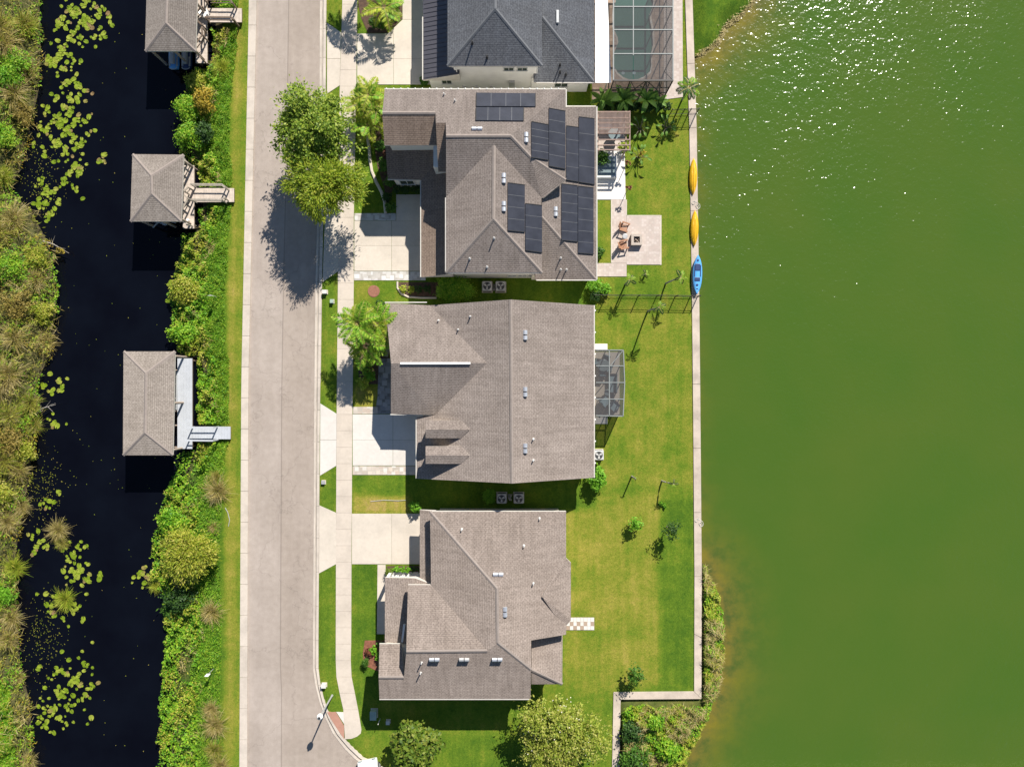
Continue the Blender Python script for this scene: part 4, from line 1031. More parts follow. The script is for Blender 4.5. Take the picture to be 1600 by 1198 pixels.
# ------------------------------------------------------------------ vegetation
def leaf_mesh(name, C, D, N, L, Wd, mats, mi=None):
    """rhombic leaves: centre C, direction D, normal N, length L, width Wd (numpy)"""
    n=len(C); D=D/np.linalg.norm(D,axis=1,keepdims=True)
    Sd=np.cross(D,N); Sd/=np.maximum(np.linalg.norm(Sd,axis=1,keepdims=True),1e-6)
    L=np.broadcast_to(L,(n,))[:,None]; Wd=np.broadcast_to(Wd,(n,))[:,None]
    V=np.empty((n*4,3)); V[0::4]=C-D*L*.5; V[1::4]=C+Sd*Wd*.5-D*L*.05; V[2::4]=C+D*L*.5; V[3::4]=C-Sd*Wd*.5-D*L*.05
    me=bpy.data.meshes.new(name); me.vertices.add(n*4); me.vertices.foreach_set("co",V.ravel().astype(np.float32))
    me.loops.add(n*4); me.loops.foreach_set("vertex_index",np.arange(n*4,dtype=np.int32))
    me.polygons.add(n); me.polygons.foreach_set("loop_start",np.arange(0,n*4,4,dtype=np.int32))
    try: me.polygons.foreach_set("loop_total",np.full(n,4,dtype=np.int32))
    except Exception: pass
    for m_ in (mats if isinstance(mats,(list,tuple)) else [mats]): me.materials.append(m_)
    if mi is not None: me.polygons.foreach_set("material_index",mi.astype(np.int32))
    me.update(calc_edges=True); me.validate(); return me
def rdir(n, zlo=-1.0):
    v=rng.normal(size=(n,3)); v[:,2]=np.where(v[:,2]<zlo,-v[:,2],v[:,2]); return v/np.linalg.norm(v,axis=1,keepdims=True)
def crown(name, rx, ry, rz, nclump, per, lsize, mat, clump=.28, flat=.75, spray=.0, thin=.5, lumps=.18, low=-.35):
    """crown as many leaf clumps over an uneven ellipsoid, with gaps between; origin at its middle"""
    d=rdir(nclump); d[:,2]=np.where(d[:,2]<low,-d[:,2],d[:,2])
    ph=rng.uniform(0,6.28,4); az=np.arctan2(d[:,1],d[:,0])
    bumpy=1+lumps*np.sin(3*az+ph[0])*.7+lumps*np.sin(5*az+ph[1])*.5+lumps*np.sin(7*d[:,2]*1.5+ph[2]+2*az)*.6
    r=np.sqrt(rng.uniform(.18,1.0,nclump))*bumpy
    cc=d*r[:,None]*np.array([rx,ry,rz])*.90
    n=nclump*per; C=np.repeat(cc,per,0); R0=min(rx,ry)*clump*np.repeat(rng.uniform(.6,1.25,nclump),per)
    off=rng.normal(size=(n,3))*.55; C=C+off*R0[:,None]*np.array([1,1,flat])
    out=np.repeat(d,per,0)
    N=out*.40+np.array([0,0,.85])+rng.normal(size=(n,3))*.45; N/=np.linalg.norm(N,axis=1,keepdims=True)
    D=rng.normal(size=(n,3))*(1-spray)+(out+off*.8)*spray*1.4; D=D-N*(D*N).sum(1,keepdims=True)*.85
    L=lsize*rng.uniform(.6,1.35,n)
    return leaf_mesh(name,C,D,N,L,L*thin,mat)
def trunk_mb(base, top, r0, r1, limbs=0, spread=1.5, lift=1.0):
    mb=MB(); base=Vector(base); top=Vector(top); pts=[base+Vector((0,0,-.15))]
    for k in range(1,5):
        t=k/4; pts.append(base.lerp(top,t)+Vector((R.uniform(-.06,.06),R.uniform(-.06,.06),0))*(1 if k<4 else 0))
    mb.tube(pts,[r0*1.3,r0,r0*.9,(r0+r1)/2,r1],8)
    for i in range(limbs):
        a=i*2.4+R.uniform(0,.7); s=base.lerp(top,R.uniform(.55,.95)); e=top+Vector((math.cos(a)*spread*R.uniform(.6,1),math.sin(a)*spread*R.uniform(.6,1),lift*R.uniform(.2,1)))
        mid=s.lerp(e,.5)+Vector((0,0,.15)); mb.tube([s,mid,e],[r1*.8,r1*.5,r1*.2],5)
    return mb
def tree(name,label,cat,px,py,h,rx,ry,rz,nclump,per,ls,mat,bark=None,tr=.14,group=None,spray=0,clump=.28,lean=(0,0),thin=.5,z0=None,lumps=.18,low=-.35,pname="crown"):
    """px,py: where the trunk meets the ground (ground pixels)"""
    zg=tz(px,py) if z0 is None else z0; b=G(px,py,zg); t=thing(name,label,cat,b,group=group)
    top=b+Vector((lean[0],lean[1],h-rz*.5)); trunk_mb(b,top,tr,tr*.55,7,min(rx,ry)*.7,rz*.6).build("trunk",bark or M['bark'],t)
    me=crown("crown",rx,ry,rz,nclump,per,ls,mat,clump=clump,spray=spray,thin=thin,lumps=lumps,low=low)
    o=link_mesh(pname,me,t,(lean[0],lean[1],h)); return t
def ground_of(px,py,z): # crown seen at photo pixel, height z -> ground pixel under it
    k=1-z/H; return (CX+(px-CX)*k, CY+(py-CY)*k)
def shrub(name,label,px,py,rx,ry,rz,ncl,per,ls,mat,cat="shrub",group=None,z0=None,thin=.55,clump=.3,lumps=.12,stem=True):
    zg=tz(px,py) if z0 is None else z0; b=G(px,py,zg); t=thing(name,label,cat,b,group=group)
    link_mesh("foliage",crown("foliage",rx,ry,rz,ncl,per,ls,mat,thin=thin,clump=clump,lumps=lumps,low=-.2),t,(0,0,rz*.9))
    if stem:
        mb=MB()
        for k in range(4):
            a=k*1.57+.4; mb.tube([(0,0,-.1),(math.cos(a)*rx*.3,math.sin(a)*ry*.3,rz*.7)],[.03,.015],5)
        mb.build("stem",M['bark'],t,local=True)
    return t

# street trees by the solar house
gx,gy=ground_of(487,200,5.0)
tree("street_tree","dark green dense oak overhanging the road, north of its yellower neighbour","tree",gx,gy,5.0,3.45,3.5,2.3,300,46,.27,M['leaf_oak'],tr=.17,spray=.45,clump=.16,lumps=.26)
gx,gy=ground_of(504,288,4.6)
tree("street_tree","yellow green feathery tree shading the driveway apron and road","tree",gx,gy,4.6,3.9,2.75,2.0,330,50,.31,M['leaf_cypress'],tr=.15,spray=.7,clump=.18,thin=.24,lumps=.18)
# south-east corner trees
gx,gy=ground_of(872,1150,3.0)
tree("flowering_tree","wide pale green tree flecked with cream flowers south of the corner house","tree",gx,gy,3.0,4.0,3.7,2.0,300,56,.23,M['leaf_flower'],tr=.13,spray=.35,clump=.15,lumps=.24)
me=None
fl=[o for o in bpy.data.objects if o.name.startswith("flowering_tree")][0]
n=120; d=rdir(n,-.1); C=d*np.array([3.8,3.5,1.9])*rng.uniform(.75,1.02,n)[:,None]; link_mesh("blossom",leaf_mesh("blossom",C,rdir(n),d*.4+np.array([0,0,1]),.12,.10,M['flower']),fl,(0,0,3.0))
gx,gy=ground_of(648,1167,2.2)
tree("magnolia","rounded broad leaved tree with dark gaps on the corner lawn","tree",gx,gy,2.2,2.25,2.2,1.7,150,26,.36,M['leaf_broad'],tr=.10,clump=.2,lumps=.10,thin=.6)
# young trees in the back gardens
def young(label,px,py,h,r,mat,ls=.25,name="young_tree"): return tree(name,label,"tree",px,py,h,r,r,r*.8,26,14,ls,mat,tr=.035,clump=.35,lumps=.3)
young("small leafy sapling in a bare ring on the dry lawn",990,816,.9,.62,M['leaf_lime'],.22); young("dark twiggy young tree on the lush strip near the seawall",1042,822,1.6,.85,M['leaf_dark'],.20); young("green sapling with yellow tips near the seawall corner",990,1046,1.3,.85,M['leaf_hedge'],.24)
shrub("shrub","tiny low plant on the lawn by the twiggy tree",1037,788,.45,.35,.15,10,8,.2,M['leaf_lime'])

# shrubs and hedges
shrub("round_bush","big round dark green bush between the solar house and its neighbour",713,455,1.85,1.15,1.15,240,26,.15,M['leaf_bank'],z0=0)
shrub("square_bush","clipped square bush next to a pair of cooling units",764,773,.66,.68,.7,70,24,.12,M['leaf_lime'],z0=0,lumps=.05)
shrub("lime_bush","bright lime green bush at the corner of the dormered house",930,745,.85,1.15,.9,80,16,.24,M['leaf_lime'],z0=0)
shrub("lime_bush","small bright green bush beside the driveway of the hip roofed house",651,790,.62,.5,.6,34,14,.2,M['leaf_lime'],z0=0)
shrub("topiary_ball","clipped olive green ball at the corner of the porch",609,891,.42,.46,.5,60,20,.08,M['leaf_broad'],z0=0,lumps=.02)
shrub("topiary_ball","clipped green ball in the red mulch bed",573,1031,.42,.44,.45,60,20,.08,M['leaf_hedge'],z0=0,lumps=.02)
pave("mulch_bed",[(570,1000),(604,1000),(604,1040),(590,1048),(568,1038),(567,1020)],M['mulch_red'],.022)
pave("mulch_bed",[(604,884),(668,884),(668,893),(604,893)],M['mulch'],.022)
for i,(x,y,c,l) in enumerate(((584,1012,'leaf_lime','lime green'),(596,1006,'leaf_hedge','green'),(577,1016,'leaf_red','reddish'),(593,1022,'leaf_lime','spiky lime'),(598,1036,'leaf_hedge','dark green'))):
    shrub("bed_plant",["lime green low plant in the red mulch bed","green low shrub against the porch wall by the mulch bed","reddish leaved plant in the red mulch bed","spiky lime plant in the middle of the red mulch bed","dark green shrub at the south end of the red mulch bed"][i],x,y,.42,.42,.3,16,10,.2,M[c],group="plants in the red mulch bed",z0=0)
for i,x in enumerate((618,628,638,648,660)): shrub("border_shrub","low green and yellow shrub in the strip beside the garage" if i<3 else "dark low shrub in the shade of the garage corner",x,888,.36,.3,.28,14,12,.16,M['leaf_lime' if i<3 else 'leaf_dark'],group="border shrubs below the drive",z0=0)
# house B front garden
pave("mulch_bed",[(588,165),(626,165),(626,290),(612,300),(604,330),(600,330),(601,295),(590,262),(585,230)],M['mulch'],.02)
mb=MB(); path=[(572,205),(577,230),(578,250),(581,268),(588,285),(596,300),(601,315),(602.5,333)]
mb.tube([G(a,b,.04) for a,b in path],.14,6)
tag(mb.build("bed_edging",M['conc']),"curved concrete edging round the planting bed of the solar house","edging")
for i,(x,y,r_,c) in enumerate(((606,212,.7,'leaf_areca'),(597,232,.6,'leaf_hedge'),(609,240,.55,'leaf_red'),(604,262,.7,'leaf_hedge'),(612,285,.7,'leaf_hedge'),(606,310,.45,'leaf_dark'),(612,325,.5,'leaf_hedge'))):
    shrub("bed_shrub",["yellow green shrub in the bed below the palm clump","green shrub by the curved edging, north part","dark red leaved shrub beside the porch","green shrub half way along the curved bed","rounded shrub at the corner of the porch hedge","small dark shrub at the south tip of the curved bed","green shrub next to the white stone border"][i],x,y,r_,r_,r_*.8,26,14,.2,M[c],group="shrubs in the curved bed",z0=0)
for i in range(4): shrub("porch_hedge","dark clipped hedge bush in front of the shaded porch",623+i*13,298,.5,.45,.5,40,16,.1,M['leaf_dark'],group="hedge in front of the porch",z0=0,lumps=.04)
# small bed between driveway B and house
pave("mulch_bed",[(622,441),(690,441),(690,464),(638,463),(626,455)],M['mulch'],.02)
mb=MB(); mb.tube([G(a,b,.04) for a,b in ((621,440),(621,450),(627,459),(638,464),(660,465.5),(682,465.5))],.09,6); tag(mb.build("bed_edging",M['conc']),"pale kerb edging round the small bed by the round bush","edging")
for i,x in enumerate((631,643,655,668)): shrub("low_plant","pale green ground plant at the sunny end of the small bed" if i<2 else "dark low plant in the shaded part of the small bed",x,452,.4,.4,.22,18,10,.16,M['leaf_areca' if i<2 else 'leaf_dark'],group="plants in the small bed",z0=0)
# house A front bed
pave("mulch_bed",[(559,-60),(628.5,-60),(628.5,30),(605,52),(575,52),(565,30),(560,10)],M['mulch'],.02)
for i,(x,y) in enumerate(((597,43),(608,33),(617,24),(621,10),(600,22),(585,40))): shrub("round_shrub","dark round clipped shrub in the shaded bed by the grey roofed house",x,y,.5,.5,.45,50,16,.11,M['leaf_hedge'],group="round shrubs in the shaded bed",z0=0,lumps=.04)
# side shrubs near fence B/C
for i,(x,y,r_,c,l) in enumerate(((928,447,.8,'leaf_lime',"bright green shrub at the corner of the solar house by the fence"),(944,452,.6,'leaf_lime',"smaller bright shrub beside the corner shrub at the fence"),(929,463,.55,'leaf_dark',"dark shrub at the start of the garden fence"),(936,395,.45,'leaf_hedge',"green shrub at the end of the narrow lawn"),(663,129,.4,'leaf_hedge',"small bush at the corner of the grey house garage"))):
    shrub("garden_shrub",l,x,y,r_,r_,r_*.8,30,14,.2,M[c],z0=0)

# palms -----------------------------------------------------------------
def frond_mesh(name,L,droop,nl,ll,mat,plume=0.0,width=.05):
    C=[];D=[];N=[];Ln=[]
    mb=MB(); pts=[]
    for i in range(9):
        t=i/8; pts.append(Vector((L*t*(1-.12*t*droop),0,L*(.42*t-.55*droop*t*t))))
    for k in range(nl):
        t=.10+.9*k/(nl-1); f=t*8; i=min(int(f),7); p=pts[i].lerp(pts[i+1],f-i); tg=(pts[i+1]-pts[i]).normalized()
        l=ll*(math.sin(math.pi*min(1,.18+.82*t))*.75+.3)
        for s in (-1,1):
            for q in range(2 if plume else 1):
                up=R.uniform(-.2,.35) if not plume else R.uniform(-.7,.9)
                d=(Vector((.55,s*1.0,up-.18*droop))).normalized(); d=(tg*d.x+Vector((0,d.y,0))+Vector((0,0,d.z))).normalized()
                C.append(p+d*l*.5); D.append(d); N.append(Vector((R.uniform(-.4,.4),-s*.25,1))); Ln.append(l*R.uniform(.8,1.15))
    Ln=np.array(Ln); me=leaf_mesh(name,np.array([tuple(c) for c in C]),np.array([tuple(c) for c in D]),np.array([tuple(c) for c in N]),Ln,width*np.ones(len(Ln)),[mat,M['leaf_straw']])
    bm=bmesh.new(); bm.from_mesh(me)
    for a,b in zip(pts[:-1],pts[1:]):
        vs=[bm.verts.new(v) for v in (a+Vector((0,.022,0)),a-Vector((0,.022,0)),b-Vector((0,.016,0)),b+Vector((0,.016,0)))]; f=bm.faces.new(vs); f.material_index=1
    bm.to_mesh(me); bm.free(); return me
FR={}
def fr(kind):
    if kind not in FR:
        FR[kind]={'fox':lambda:[frond_mesh("frond",2.3,1.0,34,.58,M['leaf_palm'],1,.06),frond_mesh("frond",2.3,.7,34,.58,M['leaf_palm'],1,.06),frond_mesh("frond",2.0,1.3,32,.55,M['leaf_areca'],1,.06)],
          'areca':lambda:[frond_mesh("frond",1.9,.9,30,.55,M['leaf_areca'],0,.075),frond_mesh("frond",1.9,1.2,30,.55,M['leaf_areca'],0,.075),frond_mesh("frond",1.7,.6,28,.5,M['leaf_palm'],0,.075)],
          'coco':lambda:[frond_mesh("frond",1.7,1.0,34,.42,M['leaf_palm'],0,.05),frond_mesh("frond",1.5,1.3,30,.40,M['leaf_dark'],0,.05)],
          'small':lambda:[frond_mesh("frond",.95,1.1,22,.28,M['leaf_dark'],0,.045),frond_mesh("frond",.85,.9,20,.26,M['leaf_palm'],0,.045)]}[kind]()
    return FR[kind]
def palm(label,px,py,h,kind,nf,lean=(0,0),r=.11,group=None,tilt=.25,bark=None,name="palm_tree",sc=1.0,zb=None):
    zg=tz(px,py) if zb is None else zb; b=G(px,py,zg); t=thing(name,label,"palm",b,group=group)
    top=Vector((lean[0],lean[1],h)); mb=MB()
    pts=[Vector((0,0,-.1))]+[Vector((lean[0]*(k/5)**1.5,lean[1]*(k/5)**1.5,h*k/5)) for k in range(1,6)]
    mb.tube(pts,[r*1.3,r*1.05,r,r*.92,r*.88,r*.8],8); mb.build("trunk",bark or M['bark_grey'],t,local=True)
    ms=fr(kind); a0=R.uniform(0,6.28)
    for k in range(nf):
        a=a0+k*2.39996; up=(k/nf); el=-(.35-.9*up)*1.0+R.uniform(-.12,.12)
        link_mesh("frond",ms[k%len(ms)],t,tuple(top),(R.uniform(-.3,.3),-el*tilt*2.2,a),(sc*R.uniform(.85,1.1),)*3)
    return t
# plume palms in front of the dormered house
for (x,y,z,l,n) in ((558,505,4.4,"tall plume palm leaning over the sidewalk, casting shade on the walk",17),(588,508,3.6,"plume palm close to the garage wall of the dormered house",14),(572,540,3.0,"shorter plume palm south of the tall one in the front bed",13)):
    gx,gy=ground_of(x,y,z); palm(l,gx,gy,z,'fox',n)
pave("mulch_bed",[(556,480),(606,478),(608,560),(590,600),(562,600),(556,540)],M['mulch'],.02)
for i,(x,y,r_,c,l) in enumerate(((574,575,.6,'leaf_palm',"green shrub below the plume palms"),(571,598,.65,'leaf_areca',"olive yellow shrub at the south end of the palm bed"),(582,560,.45,'leaf_red',"red leaved plant under the plume palms"),(578,588,.5,'leaf_lime',"lime plant beside the shaded front walk"),(596,478,.5,'leaf_dark',"dark shrub at the garage corner behind the palms"))):
    shrub("bed_shrub",l,x,y,r_,r_,r_*.7,24,12,.24,M[c],z0=0)
mb=MB(); v=G(584,455); mb.lathe((v.x,v.y,0),[(.55,-.02),(.55,.03),(.5,.035)],18); tag(mb.build("tree_ring",M['rust']),"round rust red tree ring on the lawn near the palms","tree ring")
# areca clump between drives
for (x,y,z,n,l) in ((576,148,2.6,12,"feathery areca palm at the edge of the pale driveway"),(560,163,2.0,10,"areca palm spilling over the sidewalk"),(590,165,2.2,11,"yellow green areca palm near the solar house corner"),(574,195,1.6,10,"low yellow areca palm in the strip beside the sidewalk")):
    gx,gy=ground_of(x,y,z); palm(l,gx,gy,z,'areca',n,r=.05,tilt=.5,name="areca_palm",bark=M['bark'])
gx,gy=ground_of(600,12,2.2); palm("palm with pale arching fronds in the shaded bed of the grey roofed house",gx,gy,2.2,'areca',12,r=.10,sc=1.15)
gx,gy=ground_of(552,-58,3.6); palm("tall palm beyond the shaded bed whose shadow crosses the sidewalk",gx,gy,3.6,'fox',12)
gx,gy=ground_of(1077,137,2.6); palm("small palm at the seawall beside the pool deck path",gx,gy,2.6,'small',11,sc=1.35,r=.07)
# thin young palms on the back lawns
def thin_palm(label,b,t_,h,sc=.8,n=6,kind='small'):
    g0=G(*b); k=1-h/H; top=P(t_[0],t_[1],h); palm(label,b[0],b[1],h,kind,n,lean=(top.x-g0.x,top.y-g0.y),r=.07,sc=sc)
thin_palm("slender palm inside the fence near the blue kayak",(1040,443),(1064,433),3.1,.8); thin_palm("slender leaning palm just south of the garden fence",(1012,486),(1030,480),3.6,.85); thin_palm("slender palm with dark crown near the paver path end",(977,444),(984,437),2.4,.75)
thin_palm("very small spiky palm on the lawn below the paver patio",(1008,429),(1009,428),.5,.5,5)
thin_palm("thin bent stem with yellow tuft on the lawn near the seawall",(1034,751),(1053,756),2.1,.55,5); thin_palm("thin bare leaning stem on the lawn, shorter of two",(987,744),(993,747),1.7,.3,3)
# banana row along the fence between A and B
BL=None
def banana_leaf():
    mb=MB(); L=1.55; w=.24; pts=[(L*t,0,L*(.55*t-.62*t*t)) for t in [i/7 for i in range(8)]]; ws=[.03,.14,.22,.25,.25,.22,.14,.01]
    vs=[];fs=[]
    for (x,y,z),b in zip(pts,ws): vs+=[(x,-b,z+.05*b*4),(x,0,z),(x,b,z+.05*b*4)]
    for i in range(7): a=i*3; fs+=[(a,a+1,a+4,a+3),(a+1,a+2,a+5,a+4)]
    mb.add(vs,fs); o=mb.build("leaf",M['leaf_banana'],None); me=o.data; bpy.data.objects.remove(o); return me
BL=banana_leaf()
def banana(label,px,py,n=9,sc=1.0,h=1.1,group=None,mat=None):
    t=thing("banana_plant",label,"banana plant",G(px,py,0),group=group); mb=MB(); mb.tube([(0,0,-.1),(0,0,h*.6),(.05,0,h)],[.10,.08,.05],8); mb.build("stem",M['leaf_hedge'],t,local=True)
    for k in range(n): link_mesh("leaf",BL,t,(0,0,h*.9),(R.uniform(-.25,.25),R.uniform(-.55,.1),k*2.4+R.uniform(-.3,.3)),(sc*R.uniform(.75,1.1),)*3)
for i,(x,l) in enumerate(((939,"leafy banana plant next to the white patio roof"),(972,"banana plant in the middle of the row below the pool enclosure"),(1006,"banana plant toward the seawall end of the row"),(1026,"small banana plant beside the pool deck path"),(956,"small banana plant between two larger ones in the row"))):
    banana(l,x,164,9 if i<3 else 7,1.0 if i<3 else .7,1.2 if i<3 else .8)
for i in range(9): shrub("hedge_bush","dark hedge bush in the row behind the pergola",938+i*12.6,171,.48,.42,.55,40,14,.16,M['leaf_dark'],group="dark hedge behind the pergola",z0=0)
for i,(x,y,h) in enumerate(((999,203,1.5),(997,247,1.5),(1040,200,.9))):
    l=["bird of paradise with dark stems beside the pergola","bird of paradise with orange bracts beside the white patio","low dark leaved plant in the shade of the banana row"][i]
    t=thing("garden_plant",l,"plant",G(x,y,0))
    for k in range(8):
        a=k*.785+R.uniform(-.3,.3); r_=R.uniform(.35,.95); mb=MB(); e=Vector((math.cos(a)*r_,math.sin(a)*r_,h*R.uniform(.5,1))); mb.tube([(0,0,-.05),e*.55+Vector((0,0,.25)),e],[.035,.025,.012],5); st_=mb.build("stem",M['bark'],t,local=True)
        link_mesh("leaf",BL,t,tuple(e*.8),(0,-.1,a),(.35,.45,.4))
    if i==1: link_mesh("bract",crown("bract",.5,.4,.25,8,6,.22,M['leaf_orange']),t,(.3,.1,.5))
for i,(x,y) in enumerate(((978,301),(976,262))):
    l=["dark red tuft on a stake at the corner of the white patio","dark red tuft on a stake by the patio edge near the pergola"][i]
    t=thing("patio_torch",l,"plant",G(x,y,0)); mb=MB(); mb.tube([(0,0,-.1),(0,0,1.35)],.03,6); mb.build("stake",M['wood_dark'],t,local=True); link_mesh("tuft",crown("tuft",.26,.26,.25,8,8,.2,M['leaf_red']),t,(0,0,1.4))
t=shrub("patio_plant","green potted shrub on the white patio against the wall",938,250,.75,.85,.6,40,14,.2,M['leaf_hedge'],z0=.05); shrub("patio_plant","yellow green potted plant at the pergola corner",972,234,.5,.5,.5,24,10,.2,M['leaf_areca'],z0=.05)

# grass tussocks ------------------------------------------------------------
def tussock_mesh(n,L,mat,spread=1.0,w=.045):
    vs=[];fs=[]
    for i in range(n):
        a=rng.uniform(0,6.283); l=L*rng.uniform(.6,1.1); e=rng.uniform(.15,1.0)*spread; wd=w*rng.uniform(.6,1.2)
        u=np.array([math.cos(a),math.sin(a),0]); s=np.array([-u[1],u[0],0])*wd/2; o=len(vs); b=np.array([rng.normal()*.10*L,rng.normal()*.10*L,0])
        for j,t in enumerate((0,.4,.75,1.0)):
            c=b+u*l*e*t**1.3+np.array([0,0,l*(.75*t-.62*e*t*t)]); k=(1-t*.85); vs+=[tuple(c-s*k),tuple(c+s*k)]
        for j in range(3): fs.append((o+2*j,o+2*j+1,o+2*j+3,o+2*j+2))
    me=bpy.data.meshes.new("blades"); me.from_pydata(vs,[],fs); me.materials.append(mat); me.update(); return me
TS=[tussock_mesh(420,1.35,M['leaf_straw']),tussock_mesh(380,1.25,M['leaf_marsh']),tussock_mesh(360,1.2,M['leaf_areca']),tussock_mesh(200,1.0,M['leaf_dark'])]
def tussock(label,px,py,r,kind,group="grass tussocks on the banks"):
    r=r*(1.35 if px<100 else 1.3); t=thing("grass_tussock",label,"grass clump",G(px,py,max(tz(px,py),WATER)+(.25 if px<60 else -.03)),R.uniform(0,6),group)
    link_mesh("blades",TS[kind],t,(0,0,0),(0,0,0),(r/1.0,r/1.0,r*.9)); link_mesh("heart",TS[1 if kind!=1 else 0],t,(0,0,0),(0,0,1.0),(r*.72,)*3)
for px,py,r,k,l in ((342,767,1.05,0,"largest straw coloured tussock on the bank below the grey dock"),(339,746,.7,1,"olive tussock touching the largest one below the grey dock"),(331,955,.95,0,"round straw tussock standing alone on the bank past the olive tree"),(334,823,.5,0,"small dry tussock beside the olive tree"),
     (338,1131,1.0,0,"big straw tussock near the road with a smaller one behind"),(331,1106,.75,0,"dry tussock just behind the big one near the road"),(336,1170,.9,1,"olive straw tussock at the south end of the bank"),(347,106,.95,2,"bright yellow green tussock near the uppermost boat house"),(345,1195,.8,0,"pale tussock at the very south end of the bank")):
    tussock(l,px,py,r,k)
g2="grass tussocks on the marsh shore"
wt=[(8,50,1.3,1),(38,38,1.0,1),(15,72,1.2,0),(45,42,.8,2),(25,150,1.3,0),(42,112,.8,0),(28,165,.9,1),(5,275,.9,2),(25,345,1.25,0),(8,365,1.1,1),(58,438,1.0,0),(30,530,1.15,0),(65,535,.9,0),(20,585,1.25,0),(8,600,1.1,0),(45,630,1.0,1),(20,650,1.1,1),(50,665,.8,1),(10,720,1.2,1),(28,735,.9,0),(30,790,.8,0),(12,815,1.0,0),(20,888,1.0,2),(85,830,.85,0),(90,850,.6,1),(95,940,.95,2),(238,918,.65,2),(15,965,1.0,0),(12,1000,.9,0),(42,1190,.7,0),(25,1060,.6,0)]
for i,(px,py,r,k) in enumerate(wt):
    lab={0:"straw coloured grass tussock on the marsh shore",1:"olive brown grass tussock on the marsh shore",2:"yellow green grass tussock on the marsh shore"}[k]
    if (px,py)==(85,830): lab="dry tussock standing in the water among lily pads, with brown top"
    if (px,py)==(95,940): lab="yellow green tussock islet ringed by lily pads"
    if (px,py)==(238,918): lab="small yellow green tussock by the lily pads under the olive tree"
    if px<80:
        for lim,txt in ((120,"across from the uppermost boat house"),(300,"beside the broad lily patch"),(480,"on the marsh bulge by the brown dead branch"),(600,"across from the north end of the grey dock"),(700,"by the bare dead branch"),(860,"near the dry islet"),(980,"near the yellow green islet"),(2000,"above the muddy shore")):
            if py<lim: lab=lab.replace("on the marsh shore",txt); break
    tussock(lab,px,py,r,k,g2)
    if px>80: bpy.data.objects[-1] if False else None

# bank shrubs and trees ------------------------------------------------------
for i,(px,py,rx,c,l) in enumerate(((28,108,1.6,'leaf_bank',"bright green bush between two straw tussocks in the marsh"),(12,130,1.2,'leaf_lime',"lime bush at the marsh edge across from the uppermost boat house"),(38,180,1.1,'leaf_orange',"rust tinted bush by the broad lily patch"),(12,215,1.3,'leaf_bank',"green bush above the dark reed bay"),(22,418,1.7,'leaf_bank',"large light green bush on the marsh bulge"),(60,405,1.1,'leaf_bank_olive',"olive bush at the tip of the marsh bulge"),(35,480,1.4,'leaf_orange',"rusty bush south of the marsh bulge"),(70,490,.9,'leaf_bank_olive',"small olive bush at the water south of the marsh bulge"),(18,690,1.4,'leaf_orange',"tawny bush across from the grey dock's south end"),(40,705,1.0,'leaf_bank_olive',"olive bush by the water past the bare branch"),(8,930,1.0,'leaf_lime',"lime bush near the yellow green islet"),(8,770,1.2,'leaf_bank_olive',"olive bush north of the dry islet"))):
    shrub("marsh_bush",l,px,py,rx*1.1,rx,.7,60,26,.24,M['leaf_tawny' if c=='leaf_orange' else c],group="bushes in the marsh",thin=.32,lumps=.34)
gx,gy=ground_of(286,868,1.8); tree("bank_tree","large olive yellow feathery tree leaning over the canal","tree",gx+6,gy,2.0,2.6,2.6,1.5,190,50,.26,M['leaf_bank_olive'],tr=.1,spray=.6,clump=.2,thin=.3,z0=-.5)
shrub("bank_shrub","dark blue green bush at the foot of the olive tree",283,934,1.6,1.1,.9,70,22,.22,M['leaf_dark'])
shrub("bank_shrub","spreading fern green bush at the water edge past the dark bush",263,955,.8,.9,.5,40,16,.3,M['leaf_hedge'],thin=.3)
shrub("orange_shrub","orange tinged shrub on the bank below the uppermost boat house",326,162,1.05,1.15,1.0,60,22,.2,M['leaf_orange'])
shrub("bank_shrub","green bush in front of the orange shrub at the water",296,172,1.1,1.2,1.0,80,22,.2,M['leaf_bank']); shrub("bank_shrub","yellow green bush beside the orange shrub towards the boat house",308,128,1.0,.9,.8,60,20,.2,M['leaf_bank_olive'])
shrub("bank_shrub","mid green bush with dark heart south of the orange shrub",300,215,1.35,1.3,1.0,90,22,.2,M['leaf_bank']); shrub("bank_shrub","dark shaded bush behind the dark hearted bush",325,210,.9,1.1,.9,60,20,.2,M['leaf_dark'])
shrub("bank_shrub","dense green bush at the water just above the grey dock",288,522,1.5,1.0,.9,90,22,.22,M['leaf_bank']); shrub("bank_shrub","green bush on the bank opposite the sign post",290,455,1.5,1.4,.8,110,20,.2,M['leaf_bank_olive']); shrub("bank_shrub","leafy light green bush spilling into the canal below the grey dock",272,815,1.5,1.2,.8,90,18,.3,M['leaf_bank'],thin=.4)

def vnoise(X,Y,sc,seed):
    a=np.sin(X/sc+seed)*np.cos(Y/sc*1.1+seed*2)+.6*np.sin(X/sc*2.3+Y/sc*1.7+seed*3)+.4*np.cos(Y/sc*3.1-X/sc*2.1+seed); return a
def scatter(name,label,cat,pts,zoff,ls,mat,thin=.5,up=.8,spray=.3,hgt=.35):
    pts=np.array(pts); n=len(pts); z=terrain_z(pts[:,0],pts[:,1])
    C=np.stack([(pts[:,0]-CX)/S,(CY-pts[:,1])/S,z+zoff+rng.uniform(0,1,n)*hgt*.5+hgt*1.3*np.clip(.5+.5*vnoise(pts[:,0],pts[:,1],9.0,3.3),0,1.6)],1)
    N=rng.normal(size=(n,3))*.42+np.array([0,.15,up+.45]); N/=np.linalg.norm(N,axis=1,keepdims=True); D=rng.normal(size=(n,3)); D[:,2]=np.abs(D[:,2])*spray; D-=N*(D*N).sum(1,keepdims=True)*.7
    L=ls*rng.uniform(.6,1.4,n); me=leaf_mesh(name,C,D,N,L,L*thin,mat); o=bpy.data.objects.new(name,me); COL.objects.link(o); return tag(o,label,cat,kind="stuff")
